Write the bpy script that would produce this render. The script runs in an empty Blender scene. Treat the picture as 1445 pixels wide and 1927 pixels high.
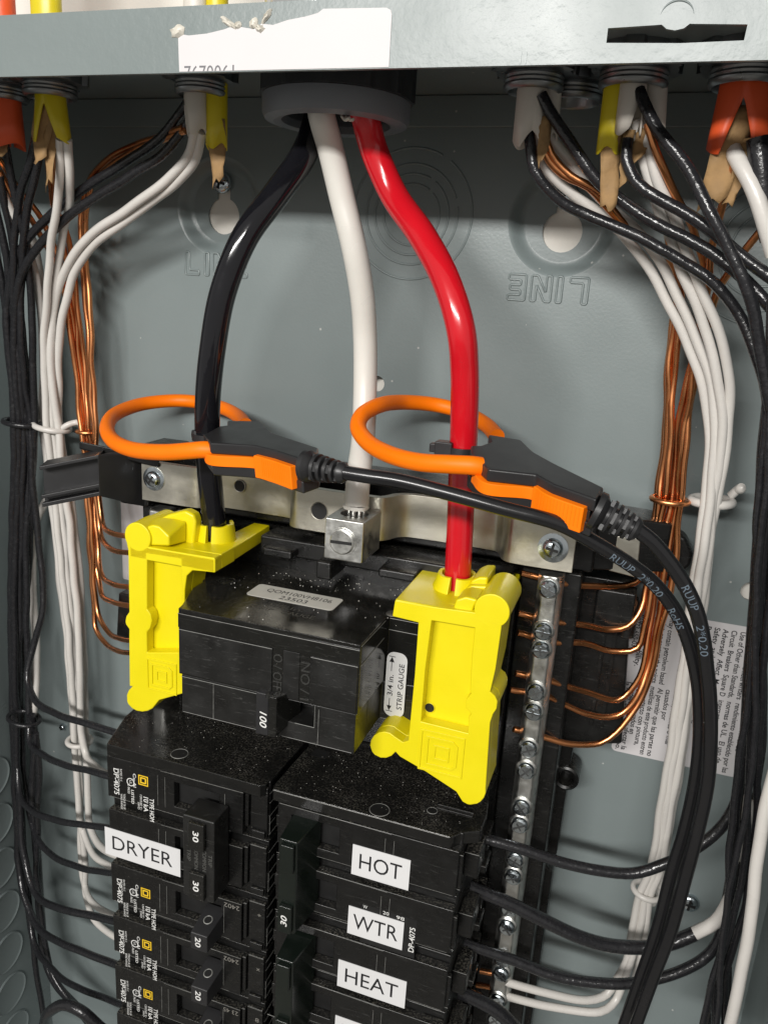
import bpy, bmesh, math, random
from mathutils import Vector, Matrix, geometry
random.seed(7)
# ------------------------------------------------------------------ camera, world, light, exposure
MM = 0.001
scene = bpy.context.scene
COL = scene.collection
F_PX, CX, CY = 1511.3434, 722.5, 963.5          # focal length and centre of the 1445x1927 photograph
AX = Vector((0.94447452, 0.1426749, -0.29599282))   # world x in camera coordinates (right, down, forward)
AY = Vector((0.32308957, -0.2391875, 0.9156432))    # into the wall
AD = Vector((-0.05984152, 0.96043387, 0.27200327))  # down
CAM = Vector((109.4, -309.0, 0.0))                  # mm

cam_d = bpy.data.cameras.new('camera')
cam = bpy.data.objects.new('camera', cam_d)
COL.objects.link(cam)
right = Vector((AX[0], AY[0], -AD[0])); down = Vector((AX[1], AY[1], -AD[1])); fwd = Vector((AX[2], AY[2], -AD[2]))
rot = Matrix((right, -down, -fwd)).transposed()
cam.matrix_world = Matrix.Translation(CAM * MM) @ rot.to_4x4()
cam_d.sensor_fit = 'VERTICAL'; cam_d.sensor_height = 36.0
cam_d.lens = 36.0 * F_PX / 1927.0
cam_d.clip_start = 0.01; cam_d.clip_end = 50
scene.camera = cam

world = bpy.data.worlds.new('World'); scene.world = world; world.use_nodes = True
wn = world.node_tree.nodes; wl = world.node_tree.links
bg = wn['Background']; bg.inputs['Strength'].default_value = 0.41
bg.inputs['Color'].default_value = (1.0, 0.975, 0.93, 1)

def area(name, loc, target, sx, sy, power, color):
    l = bpy.data.lights.new(name, 'AREA'); l.shape = 'RECTANGLE'; l.size = sx; l.size_y = sy
    l.energy = power; l.color = color
    o = bpy.data.objects.new(name, l); COL.objects.link(o)
    o.location = Vector(loc) * MM
    d = (Vector(target) - Vector(loc)).normalized()
    o.rotation_euler = d.to_track_quat('-Z', 'Y').to_euler()
    return o
area('work_light', (-30, -930, 300), (0, 0, -110), 0.60, 0.04, 11.3, (1.0, 0.975, 0.94))

scene.view_settings.view_transform = 'Standard'; scene.view_settings.look = 'None'
scene.view_settings.exposure = 0.0; scene.view_settings.gamma = 1.0
scene.render.engine = 'CYCLES'
scene.cycles.max_bounces = 8

# ------------------------------------------------------------------ pixel -> place on a known plane of the panel
def ray(px, py):
    d = Vector((px - CX, py - CY, F_PX))
    return Vector((d.dot(AX), d.dot(AY), -d.dot(AD)))
def P(px, py, d):            # point at height d (mm) in front of the back sheet
    r = ray(px, py); s = (309.0 - d) / r.y
    return CAM + r * s
def PZ(px, py, z):
    r = ray(px, py); return CAM + r * (z / r.z)
def PX(px, py, x):
    r = ray(px, py); return CAM + r * ((x - CAM.x) / r.x)
def PP(px, py, a, b, c):     # on the plane through three points
    n = (b - a).cross(c - a); r = ray(px, py)
    return CAM + r * ((a - CAM).dot(n) / r.dot(n))

# ------------------------------------------------------------------ materials
MATS = {}
def new_mat(name):
    m = bpy.data.materials.new(name); m.use_nodes = True
    return m, m.node_tree.nodes, m.node_tree.links, m.node_tree.nodes['Principled BSDF']
def mat(name, col, rough=0.5, metal=0.0, coat=0.0, coat_rough=0.1, mottle=0.08, mscale=120, bump=0.0, bscale=900, bdist=0.0002,
        rvar=0.1, spec=0.5, specks=0.0, speck_col=(0.6, 0.58, 0.5), speck_scale=900, scratch=0.0, scratch_col=(0.5, 0.5, 0.48), dust=0.0, sss=0.0):
    m, n, l, p = new_mat(name)
    tc = n.new('ShaderNodeTexCoord')
    ns = n.new('ShaderNodeTexNoise'); ns.inputs['Scale'].default_value = mscale; ns.inputs['Detail'].default_value = 5
    l.new(tc.outputs['Object'], ns.inputs['Vector'])
    mx = n.new('ShaderNodeMix'); mx.data_type = 'RGBA'
    c = Vector(col)
    mx.inputs[6].default_value = (*[max(0, v * (1 - mottle * 1.6)) for v in c], 1)
    mx.inputs[7].default_value = (*[min(1, v * (1 + mottle)) for v in c], 1)
    l.new(ns.outputs['Fac'], mx.inputs[0])
    out = mx.outputs[2]
    if dust > 0:      # film of dust lying on faces that look up, broken up by noise
        g = n.new('ShaderNodeNewGeometry'); sp = n.new('ShaderNodeSeparateXYZ'); l.new(g.outputs['Normal'], sp.inputs[0])
        mr = n.new('ShaderNodeMapRange'); mr.inputs[1].default_value = 0.3; mr.inputs[2].default_value = 1.0; l.new(sp.outputs['Z'], mr.inputs[0])
        n2 = n.new('ShaderNodeTexNoise'); n2.inputs['Scale'].default_value = 1600; n2.inputs['Detail'].default_value = 6
        l.new(tc.outputs['Object'], n2.inputs['Vector'])
        n3 = n.new('ShaderNodeTexNoise'); n3.inputs['Scale'].default_value = 45; n3.inputs['Detail'].default_value = 3
        l.new(tc.outputs['Object'], n3.inputs['Vector'])
        r2 = n.new('ShaderNodeMapRange'); r2.inputs[1].default_value = 0.47; r2.inputs[2].default_value = 0.75; l.new(n2.outputs['Fac'], r2.inputs[0])
        r3 = n.new('ShaderNodeMapRange'); r3.inputs[1].default_value = 0.35; r3.inputs[2].default_value = 0.65; l.new(n3.outputs['Fac'], r3.inputs[0])
        a = n.new('ShaderNodeMath'); a.operation = 'MULTIPLY'; l.new(mr.outputs[0], a.inputs[0]); l.new(r2.outputs[0], a.inputs[1])
        b = n.new('ShaderNodeMath'); b.operation = 'MULTIPLY'; l.new(a.outputs[0], b.inputs[0]); l.new(r3.outputs[0], b.inputs[1])
        b2 = n.new('ShaderNodeMath'); b2.operation = 'MULTIPLY'; b2.inputs[1].default_value = dust; l.new(b.outputs[0], b2.inputs[0])
        m2 = n.new('ShaderNodeMix'); m2.data_type = 'RGBA'; l.new(b2.outputs[0], m2.inputs[0]); l.new(out, m2.inputs[6])
        m2.inputs[7].default_value = (0.32, 0.30, 0.25, 1); out = m2.outputs[2]
    if specks > 0:    # crumbs of dirt, irregular cells
        v = n.new('ShaderNodeTexVoronoi'); v.inputs['Scale'].default_value = speck_scale; v.inputs['Randomness'].default_value = 1
        l.new(tc.outputs['Object'], v.inputs['Vector'])
        n4 = n.new('ShaderNodeTexNoise'); n4.inputs['Scale'].default_value = 60; l.new(tc.outputs['Object'], n4.inputs['Vector'])
        th = n.new('ShaderNodeMath'); th.operation = 'MULTIPLY'; th.inputs[1].default_value = specks; l.new(n4.outputs['Fac'], th.inputs[0])
        sepc = n.new('ShaderNodeSeparateColor'); l.new(v.outputs['Color'], sepc.inputs[0])
        th2 = n.new('ShaderNodeMath'); th2.operation = 'MULTIPLY'; l.new(th.outputs[0], th2.inputs[0]); l.new(sepc.outputs[0], th2.inputs[1])
        lt = n.new('ShaderNodeMath'); lt.operation = 'LESS_THAN'; l.new(v.outputs['Distance'], lt.inputs[0]); l.new(th2.outputs[0], lt.inputs[1])
        m3 = n.new('ShaderNodeMix'); m3.data_type = 'RGBA'; l.new(lt.outputs[0], m3.inputs[0]); l.new(out, m3.inputs[6])
        m3.inputs[7].default_value = (*speck_col, 1); out = m3.outputs[2]
    if scratch > 0:
        w = n.new('ShaderNodeTexNoise'); w.inputs['Scale'].default_value = 90; w.inputs['Detail'].default_value = 8; w.inputs['Distortion'].default_value = 2.5
        mp = n.new('ShaderNodeMapping'); mp.inputs['Scale'].default_value = (1, 1, 9); mp.inputs['Rotation'].default_value = (0.1, 0.35, 0.2)
        l.new(tc.outputs['Object'], mp.inputs[0]); l.new(mp.outputs[0], w.inputs['Vector'])
        rr = n.new('ShaderNodeMapRange'); rr.inputs[1].default_value = 0.60; rr.inputs[2].default_value = 0.80; rr.inputs[4].default_value = scratch
        l.new(w.outputs['Fac'], rr.inputs[0])
        m4 = n.new('ShaderNodeMix'); m4.data_type = 'RGBA'; l.new(rr.outputs[0], m4.inputs[0]); l.new(out, m4.inputs[6])
        m4.inputs[7].default_value = (*scratch_col, 1); out = m4.outputs[2]
    l.new(out, p.inputs['Base Color'])
    rmx = n.new('ShaderNodeMapRange'); rmx.inputs[3].default_value = max(0.02, rough - rvar); rmx.inputs[4].default_value = min(1, rough + rvar)
    rmx.inputs[1].default_value = 0.3; rmx.inputs[2].default_value = 0.7
    l.new(ns.outputs['Fac'], rmx.inputs[0]); l.new(rmx.outputs[0], p.inputs['Roughness'])
    p.inputs['Metallic'].default_value = metal
    p.inputs['Specular IOR Level'].default_value = spec
    p.inputs['Coat Weight'].default_value = coat; p.inputs['Coat Roughness'].default_value = coat_rough
    if sss: p.inputs['Subsurface Weight'].default_value = sss; p.inputs['Subsurface Radius'].default_value = (0.002, 0.0015, 0.0008)
    if bump > 0:
        bn = n.new('ShaderNodeTexNoise'); bn.inputs['Scale'].default_value = bscale; bn.inputs['Detail'].default_value = 3
        l.new(tc.outputs['Object'], bn.inputs['Vector'])
        bp = n.new('ShaderNodeBump'); bp.inputs['Strength'].default_value = bump; bp.inputs['Distance'].default_value = bdist
        l.new(bn.outputs['Fac'], bp.inputs['Height']); l.new(bp.outputs[0], p.inputs['Normal'])
        if coat: l.new(bp.outputs[0], p.inputs['Coat Normal'])
    MATS[name] = m
    return m
PAINT = mat('grey_enamel', (0.192, 0.226, 0.226), 0.34, mottle=0.05, mscale=25, bump=0.35, bscale=900, bdist=0.00012, rvar=0.07, specks=0.09, speck_scale=95, speck_col=(0.45, 0.46, 0.44))
PAINT2 = mat('grey_enamel_textured', (0.175, 0.205, 0.203), 0.33, mottle=0.05, mscale=30, bump=0.5, bscale=520, bdist=0.00016, rvar=0.05, spec=0.42)
DRYWALL = mat('drywall_paint', (0.72, 0.69, 0.63), 0.8, mottle=0.03, mscale=40, bump=0.3, bscale=300)
BLACK = mat('black_moulded_plastic', (0.007, 0.007, 0.0068), 0.30, mottle=0.2, mscale=200, bump=0.25, bscale=1500, bdist=0.00006, rvar=0.1, dust=0.40, specks=0.13, speck_scale=900, speck_col=(0.22, 0.21, 0.18), scratch=0.08, spec=0.42)
BLACK_TOP = mat('black_glossy_cover', (0.008, 0.008, 0.0075), 0.17, mottle=0.2, mscale=150, bump=0.12, bscale=300, bdist=0.00005, rvar=0.05, dust=0.26, specks=0.07, speck_scale=1100, speck_col=(0.20, 0.19, 0.16), scratch=0.05)
BLACK_GLOSS = mat('black_phenolic', (0.010, 0.010, 0.009), 0.16, mottle=0.2, mscale=150, bump=0.15, bscale=300, bdist=0.00006, rvar=0.06, dust=0.30, specks=0.14, speck_scale=1300, speck_col=(0.30, 0.29, 0.25), scratch=0.06)
BLACK_SCUFF = mat('black_scuffed_moulding', (0.010, 0.010, 0.0095), 0.38, mottle=0.3, mscale=90, bump=0.25, bscale=1200, bdist=0.00006, rvar=0.15, specks=0.08, speck_scale=900, speck_col=(0.3, 0.3, 0.27), scratch=0.30, scratch_col=(0.20, 0.20, 0.19))
BLACK_SOFT = mat('black_soft_plastic', (0.018, 0.018, 0.019), 0.38, mottle=0.1, bump=0.35, bscale=3500, bdist=0.00004, rvar=0.04)
RUBBER = mat('black_cord_jacket', (0.010, 0.010, 0.011), 0.24, mottle=0.1, bump=0.2, bscale=500, bdist=0.00005, rvar=0.05)
DARKGREY = mat('dark_grey_bushing_plastic', (0.15, 0.16, 0.175), 0.5, mottle=0.08, bump=0.2, bscale=1500, bdist=0.00005)
BLACKBUSH = mat('charcoal_bushing_plastic', (0.022, 0.024, 0.027), 0.5, mottle=0.1, bump=0.2, bscale=1500, bdist=0.00005)
YELLOW = mat('yellow_cover_plastic', (0.74, 0.63, 0.003), 0.38, mottle=0.05, mscale=80, bump=0.15, bscale=1200, bdist=0.00005, rvar=0.06, specks=0.07, speck_scale=260, speck_col=(0.35, 0.29, 0.03), sss=0.08, scratch=0.10, scratch_col=(0.42, 0.35, 0.05))
ORANGE = mat('orange_coil_jacket', (0.93, 0.185, 0.0), 0.48, spec=0.3, mottle=0.04, bump=0.15, bscale=2500, bdist=0.00004, rvar=0.05)
ORANGE2 = mat('orange_latch_plastic', (0.94, 0.19, 0.0), 0.55, spec=0.25, mottle=0.03, bump=0.3, bscale=3500, bdist=0.00004)
RED = mat('red_feeder_jacket', (0.55, 0.006, 0.014), 0.22, coat=0.35, coat_rough=0.1, mottle=0.07, mscale=60, bump=0.3, bscale=130, bdist=0.0003, rvar=0.05)
WHITEF = mat('white_feeder_jacket', (0.68, 0.66, 0.61), 0.32, mottle=0.06, mscale=60, bump=0.3, bscale=120, bdist=0.0003, rvar=0.08)
BLACKF = mat('black_feeder_jacket', (0.007, 0.007, 0.009), 0.11, mottle=0.1, bump=0.3, bscale=120, bdist=0.0003, rvar=0.06)
WIRE_B = mat('black_nylon_wire', (0.016, 0.016, 0.018), 0.22, mottle=0.2, mscale=400, bump=0.8, bscale=620, bdist=0.0003, rvar=0.1)
WIRE_W = mat('white_nylon_wire', (0.61, 0.585, 0.55), 0.3, mottle=0.05, mscale=100, bump=0.35, bscale=520, bdist=0.0002, rvar=0.05)
COPPER = mat('bare_copper', (0.76, 0.315, 0.13), 0.28, metal=1, mottle=0.22, mscale=60, bump=0.2, bscale=400, bdist=0.0001, rvar=0.1)
ZINC = mat('tin_plated_strap', (0.58, 0.555, 0.48), 0.40, metal=1, mottle=0.18, mscale=70, bump=0.5, bscale=350, bdist=0.00015, rvar=0.12, scratch=0.5, scratch_col=(0.75, 0.74, 0.70))
ALU = mat('aluminium_bar', (0.70, 0.70, 0.67), 0.36, metal=1, mottle=0.25, mscale=250, bump=0.5, bscale=700, bdist=0.00015, rvar=0.1)
SCREW = mat('zinc_screw', (0.62, 0.68, 0.72), 0.2, metal=1, mottle=0.2, mscale=400, bump=0.3, bscale=600, bdist=0.0001, rvar=0.1)
LABEL = mat('white_label_stock', (0.60, 0.58, 0.585), 0.5, mottle=0.04, mscale=60, spec=0.2)
TAPE = mat('white_label_tape', (0.66, 0.66, 0.665), 0.35, mottle=0.01)
LABELG = mat('grey_label_stock', (0.55, 0.54, 0.49), 0.4, mottle=0.05)
INK = mat('black_ink', (0.012, 0.012, 0.014), 0.5, mottle=0.0)
INKG = mat('grey_ink', (0.12, 0.12, 0.13), 0.5, mottle=0.0)
INKW = mat('white_ink', (0.72, 0.72, 0.70), 0.5, mottle=0.05)
INKB = mat('pale_blue_ink', (0.12, 0.155, 0.19), 0.5, mottle=0.1, mscale=900)
INKY = mat('yellow_ink', (0.80, 0.52, 0.02), 0.5, mottle=0.05)
JY = mat('yellow_cable_sheath', (0.62, 0.50, 0.01), 0.4, mottle=0.05, bump=0.2, bscale=600)
JW = mat('white_cable_sheath', (0.60, 0.56, 0.50), 0.45, mottle=0.05, bump=0.2, bscale=600)
JO = mat('orange_cable_sheath', (0.72, 0.09, 0.02), 0.45, mottle=0.05, bump=0.2, bscale=600)
PAPER = mat('kraft_paper', (0.33, 0.20, 0.085), 0.8, mottle=0.25, mscale=200, bump=0.8, bscale=300, bdist=0.0006)
CAST = mat('cast_zinc_connector', (0.28, 0.29, 0.30), 0.35, metal=1, mottle=0.2, bump=0.4, bscale=500)
VOID = mat('dark_opening', (0.006, 0.006, 0.006), 0.6, mottle=0.1)  # flat near-black painted for the shade inside holes; print field shares it
ADH = mat('dried_adhesive', (0.58, 0.55, 0.48), 0.4, mottle=0.1, bump=0.6, bscale=500, bdist=0.0004)

# ------------------------------------------------------------------ object helpers
def tag(o, label=None, cat=None, group=None, kind=None):
    if label: o['label'] = label
    if cat: o['category'] = cat
    if group: o['group'] = group
    if kind: o['kind'] = kind
def root(name, label, cat, loc, group=None):
    o = bpy.data.objects.new(name, None); COL.objects.link(o)
    o.location = Vector(loc) * MM; o.empty_display_size = 0.01
    tag(o, label, cat, group); return o
def wloc(o):
    v = Vector((0, 0, 0))
    while o is not None: v += o.location; o = o.parent
    return v
def obj(name, geo, m, parent=None, smooth=None, bev=0.0, seg=2, solid=0.0, recalc=True, origin=None):
    """geo = (verts in mm, faces). smooth = angle in degrees for smooth shading."""
    vs, fs = geo
    base = wloc(parent) if parent else (Vector(origin) * MM if origin is not None else sum((Vector(v) for v in vs), Vector()) / len(vs) * MM)
    me = bpy.data.meshes.new(name)
    me.from_pydata([tuple(Vector(v) * MM - base) for v in vs], [], fs)
    if recalc:
        bm = bmesh.new(); bm.from_mesh(me)
        bmesh.ops.remove_doubles(bm, verts=bm.verts, dist=1e-7)
        bmesh.ops.recalc_face_normals(bm, faces=bm.faces); bm.to_mesh(me); bm.free()
    me.materials.append(m)
    o = bpy.data.objects.new(name, me); COL.objects.link(o)
    if parent: o.parent = parent
    else: o.location = base
    if bev > 0:
        b = o.modifiers.new('bevel', 'BEVEL'); b.width = bev * MM; b.segments = seg; b.limit_method = 'ANGLE'; b.angle_limit = math.radians(35)
        b.harden_normals = True
        me.shade_smooth()
    elif smooth is not None:
        me.shade_smooth()
        me.set_sharp_from_angle(angle=math.radians(smooth))
    if solid > 0:
        s = o.modifiers.new('solidify', 'SOLIDIFY'); s.thickness = solid * MM; s.offset = -1
    return o
def join(*gs):
    V = []; Fc = []
    for vs, fs in gs:
        k = len(V); V += [Vector(v) for v in vs]; Fc += [[i + k for i in f] for f in fs]
    return V, Fc
def box(x0, x1, d0, d1, z0, z1):
    v = [Vector((x, -d, z)) for x in (x0, x1) for d in (d0, d1) for z in (z0, z1)]
    return v, [[0, 1, 3, 2], [4, 6, 7, 5], [0, 4, 5, 1], [2, 3, 7, 6], [0, 2, 6, 4], [1, 5, 7, 3]]
def extr(poly, vec):
    n = len(poly); vec = Vector(vec)
    v = [Vector(p) for p in poly] + [Vector(p) + vec for p in poly]
    f = [list(range(n))[::-1], list(range(n, 2 * n))] + [[i, (i + 1) % n, (i + 1) % n + n, i + n] for i in range(n)]
    return v, f
def loft(a, b):
    n = len(a)
    return list(a) + list(b), [list(range(n))[::-1], list(range(n, 2 * n))] + [[i, (i + 1) % n, (i + 1) % n + n, i + n] for i in range(n)]
def prism_xd(poly, z0, z1): return extr([(x, -d, z0) for x, d in poly], (0, 0, z1 - z0))
def prism_xz(poly, d0, d1): return extr([(x, -d0, z) for x, z in poly], (0, -(d1 - d0), 0))
def prism_dz(poly, x0, x1): return extr([(x0, -d, z) for d, z in poly], (x1 - x0, 0, 0))
def plate(loops, fn, vec):
    """outer loop + holes (2D), fn maps 2D to 3D, extruded by vec"""
    pts = []; ed = []
    for lp in loops:
        k = len(pts); m_ = len(lp); pts += [Vector(p) for p in lp]; ed += [(k + i, k + (i + 1) % m_) for i in range(m_)]
    cv, ce, cf = geometry.delaunay_2d_cdt(pts, ed, [], 0, 1e-4)[:3]
    def inside(x, y, lp):
        r = False; j = len(lp) - 1
        for i in range(len(lp)):
            (xi, yi), (xj, yj) = lp[i], lp[j]
            if (yi > y) != (yj > y) and x < (xj - xi) * (y - yi) / (yj - yi) + xi: r = not r
            j = i
        return r
    keep = []
    for f in cf:
        x = sum(cv[i][0] for i in f) / len(f); y = sum(cv[i][1] for i in f) / len(f)
        if inside(x, y, loops[0]) and not any(inside(x, y, h) for h in loops[1:]): keep.append(list(f))
    cf = keep
    flat = [Vector(fn(p[0], p[1])) for p in cv]; n = len(flat); vec = Vector(vec)
    V = flat + [p + vec for p in flat]
    Fc = [f[:] for f in cf] + [[i + n for i in f[::-1]] for f in cf]
    cnt = {}
    for f in cf:
        for i in range(len(f)):
            a, b = f[i], f[(i + 1) % len(f)]; cnt.setdefault((min(a, b), max(a, b)), []).append((a, b))
    for e in cnt.values():
        if len(e) == 1: a, b = e[0]; Fc.append([b, a, a + n, b + n])
    return V, Fc
def window_plate(x0, x1, z0, z1, wx0, wx1, wz0, wz1, d0, d1):
    xs = [x0, wx0, wx1, x1]; zs = [z0, wz0, wz1, z1]; V = []; Fc = []
    for d in (d0, d1):
        for x in xs:
            for z in zs: V.append(Vector((x, -d, z)))
    q = lambda k, i, j: k * 16 + i * 4 + j
    for i in range(3):
        for j in range(3):
            if i == 1 and j == 1: continue
            Fc.append([q(0, i, j), q(0, i + 1, j), q(0, i + 1, j + 1), q(0, i, j + 1)]); Fc.append([q(1, i, j), q(1, i, j + 1), q(1, i + 1, j + 1), q(1, i + 1, j)])
    for i in range(3):
        Fc += [[q(0, i, 0), q(1, i, 0), q(1, i + 1, 0), q(0, i + 1, 0)], [q(0, i, 3), q(0, i + 1, 3), q(1, i + 1, 3), q(1, i, 3)], [q(0, 0, i), q(0, 0, i + 1), q(1, 0, i + 1), q(1, 0, i)], [q(0, 3, i), q(1, 3, i), q(1, 3, i + 1), q(0, 3, i + 1)]]
    Fc += [[q(0, 1, 1), q(0, 2, 1), q(1, 2, 1), q(1, 1, 1)], [q(0, 1, 2), q(1, 1, 2), q(1, 2, 2), q(0, 2, 2)], [q(0, 1, 1), q(1, 1, 1), q(1, 1, 2), q(0, 1, 2)], [q(0, 2, 1), q(0, 2, 2), q(1, 2, 2), q(1, 2, 1)]]
    return V, Fc
def circ(cx, cy, r, n=32, a0=0.0): return [(cx + r * math.cos(a0 + 2 * math.pi * i / n), cy + r * math.sin(a0 + 2 * math.pi * i / n)) for i in range(n)]
def rrect(x0, x1, y0, y1, r, n=5):
    p = []
    for cx, cy, a in ((x1 - r, y1 - r, 0), (x0 + r, y1 - r, 90), (x0 + r, y0 + r, 180), (x1 - r, y0 + r, 270)):
        for i in range(n + 1):
            t = math.radians(a + 90 * i / n); p.append((cx + r * math.cos(t), cy + r * math.sin(t)))
    return p
def frame_of(axis):
    a = Vector(axis).normalized()
    u = a.orthogonal().normalized(); return u, a.cross(u), a
def lathe(c, axis, prof, n=32, up=None, mod=None):
    """prof = list of (radius, along axis)"""
    a = Vector(axis).normalized()
    u = (Vector(up) - a * Vector(up).dot(a)).normalized() if up is not None else a.orthogonal().normalized()
    w = a.cross(u); c = Vector(c); V = []; Fc = []
    for j, (r, h) in enumerate(prof):
        for i in range(n):
            t = 2 * math.pi * i / n
            rr = r if mod is None else mod(r, h, t)
            V.append(c + a * h + (u * math.cos(t) + w * math.sin(t)) * rr)
    for j in range(len(prof) - 1):
        for i in range(n):
            Fc.append([j * n + i, j * n + (i + 1) % n, (j + 1) * n + (i + 1) % n, (j + 1) * n + i])
    if prof[0][0] > 0.001: Fc.append(list(range(n))[::-1])
    if prof[-1][0] > 0.001: Fc.append([(len(prof) - 1) * n + i for i in range(n)])
    return V, Fc
def lathe_closed(c, axis, prof, n=32, up=None, mod=None):
    V, Fc = lathe(c, axis, prof + [prof[0]], n, up, mod); Fc = [f for f in Fc if len(f) == 4]
    return V, Fc
def catmull(pts, step=2.0, closed=False):
    pts = [Vector(p) for p in pts]; n = len(pts)
    if closed: ext = [pts[-1]] + pts + [pts[0], pts[1]]
    else: ext = [pts[0] * 2 - pts[1]] + pts + [pts[-1] * 2 - pts[-2]]
    out = []
    for i in range(1, len(ext) - 2):
        p0, p1, p2, p3 = ext[i - 1:i + 3]
        k = max(2, int((p2 - p1).length / step))
        t0 = 0; t1 = t0 + max(1e-3, (p1 - p0).length) ** 0.5; t2 = t1 + max(1e-3, (p2 - p1).length) ** 0.5; t3 = t2 + max(1e-3, (p3 - p2).length) ** 0.5
        for j in range(k):
            t = t1 + (t2 - t1) * j / k
            A1 = p0 * ((t1 - t) / (t1 - t0)) + p1 * ((t - t0) / (t1 - t0)); A2 = p1 * ((t2 - t) / (t2 - t1)) + p2 * ((t - t1) / (t2 - t1)); A3 = p2 * ((t3 - t) / (t3 - t2)) + p3 * ((t - t2) / (t3 - t2))
            B1 = A1 * ((t2 - t) / (t2 - t0)) + A2 * ((t - t0) / (t2 - t0)); B2 = A2 * ((t3 - t) / (t3 - t1)) + A3 * ((t - t1) / (t3 - t1))
            out.append(B1 * ((t2 - t) / (t2 - t1)) + B2 * ((t - t1) / (t2 - t1)))
    if not closed: out.append(pts[-1])
    return out
def sweep(line, r, n=12, closed=False, caps=True, rf=None):
    m_ = len(line); V = []; Fc = []
    T = [(line[(i + 1) % m_] - line[i - 1]).normalized() if closed else (line[min(i + 1, m_ - 1)] - line[max(i - 1, 0)]).normalized() for i in range(m_)]
    u = T[0].orthogonal().normalized()
    for i in range(m_):
        u = (u - T[i] * u.dot(T[i])).normalized(); w = T[i].cross(u)
        rr = r if rf is None else rf(i / max(1, m_ - 1))
        for k in range(n):
            t = 2 * math.pi * k / n; V.append(line[i] + (u * math.cos(t) + w * math.sin(t)) * rr)
    for i in range(m_ if closed else m_ - 1):
        j = (i + 1) % m_
        for k in range(n): Fc.append([i * n + k, i * n + (k + 1) % n, j * n + (k + 1) % n, j * n + k])
    if not closed and caps: Fc += [list(range(n))[::-1], [(m_ - 1) * n + k for k in range(n)]]
    return V, Fc
def pxpath(pts, ds):
    """pixel track + heights above the back sheet -> points in the panel"""
    out = []; n = len(pts)
    for i, p in enumerate(pts):
        if len(p) == 3: out.append(P(*p)); continue
        t = i / (n - 1) * (len(ds) - 1); k = min(int(t), len(ds) - 2); d = ds[k] + (ds[k + 1] - ds[k]) * (t - k)
        out.append(P(p[0], p[1], d))
    return out
# text ---------------------------------------------------------------
_tc = {}
def text_geo(s, bold=0.0, shear=0.0, ext=0.0, bevel=0.0):
    key = (s, bold, shear, ext, bevel)
    if key in _tc: return _tc[key]
    cu = bpy.data.curves.new('lettering', 'FONT'); cu.body = s; cu.size = 1.0; cu.offset = bold; cu.shear = shear
    cu.resolution_u = 3; cu.extrude = ext; cu.bevel_depth = bevel; cu.bevel_resolution = 1
    o = bpy.data.objects.new('lettering', cu); COL.objects.link(o)
    dg = bpy.context.evaluated_depsgraph_get(); me = bpy.data.meshes.new_from_object(o.evaluated_get(dg))
    V = [v.co.copy() for v in me.vertices]; Fc = [list(p.vertices) for p in me.polygons]
    bpy.data.objects.remove(o); bpy.data.curves.remove(cu); bpy.data.meshes.remove(me)
    _tc[key] = (V, Fc); return V, Fc
CAP = 0.70
def text(s, cap, at, xd, yd, width=None, bold=0.0, shear=0.0, align='L', ext=0.0, bevel=0.0):
    V, Fc = text_geo(s, bold, shear, ext, bevel)
    if not V: return [], []
    x0 = min(v.x for v in V); x1 = max(v.x for v in V); k = cap / CAP
    sx = k if width is None else width / max(1e-6, x1 - x0)
    xd = Vector(xd).normalized(); yd = Vector(yd).normalized(); zd = xd.cross(yd); at = Vector(at)
    off = 0 if align == 'L' else -(x1 - x0) * sx * (0.5 if align == 'C' else 1)
    return [at + xd * ((v.x - x0) * sx + off) + yd * (v.y * k) + zd * (v.z * cap) for v in V], Fc
XR, XL, UP, DN, OUT = Vector((1, 0, 0)), Vector((-1, 0, 0)), Vector((0, 0, 1)), Vector((0, 0, -1)), Vector((0, -1, 0))
# screws ---------------------------------------------------------------
def pan_head(c, r, h, axis=OUT, drive='cross', ang=0.3):
    c = Vector(c); a = Vector(axis).normalized()
    prof = [(r * 1.0, 0), (r * 1.0, h * 0.25), (r * 0.93, h * 0.55), (r * 0.75, h * 0.82), (r * 0.45, h * 0.96), (0.0005, h)]
    g = lathe(c, a, prof, 24)
    return g
def bar2(c, axis, ang, L, w, h0, h1):
    a = Vector(axis).normalized(); u = a.orthogonal().normalized(); w_ = a.cross(u)
    e = u * math.cos(ang) + w_ * math.sin(ang); f = a.cross(e); c = Vector(c)
    v = [c + e * (sx * L / 2) + f * (sy * w / 2) + a * h for h in (h0, h1) for sx, sy in ((-1, -1), (1, -1), (1, 1), (-1, 1))]
    return v, [[3, 2, 1, 0], [4, 5, 6, 7], [0, 1, 5, 4], [1, 2, 6, 5], [2, 3, 7, 6], [3, 0, 4, 7]]
def screw(parent, c, r, h, ang=0.3, axis=OUT, name='screw', mt=None, slot=False, washer=False):
    s = obj(name, pan_head(c, r, h, axis), mt or SCREW, parent, smooth=40)
    if washer: obj('washer', lathe(Vector(c) - Vector(axis) * 0.3, axis, [(r * 1.45, 0), (r * 1.45, 0.6), (r * 1.2, 0.75), (r * 0.9, 0.8)], 28), mt or SCREW, s, smooth=40)
    if slot: g = bar2(c, axis, ang, r * 1.8, r * 0.3, h * 0.62, h * 1.01)
    else: g = join(bar2(c, axis, ang, r * 1.2, r * 0.26, h * 0.7, h * 1.02), bar2(c, axis, ang + math.pi / 2, r * 1.2, r * 0.26, h * 0.69, h * 1.015))
    obj('drive_recess', g, VOID, s)
    return s

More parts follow.
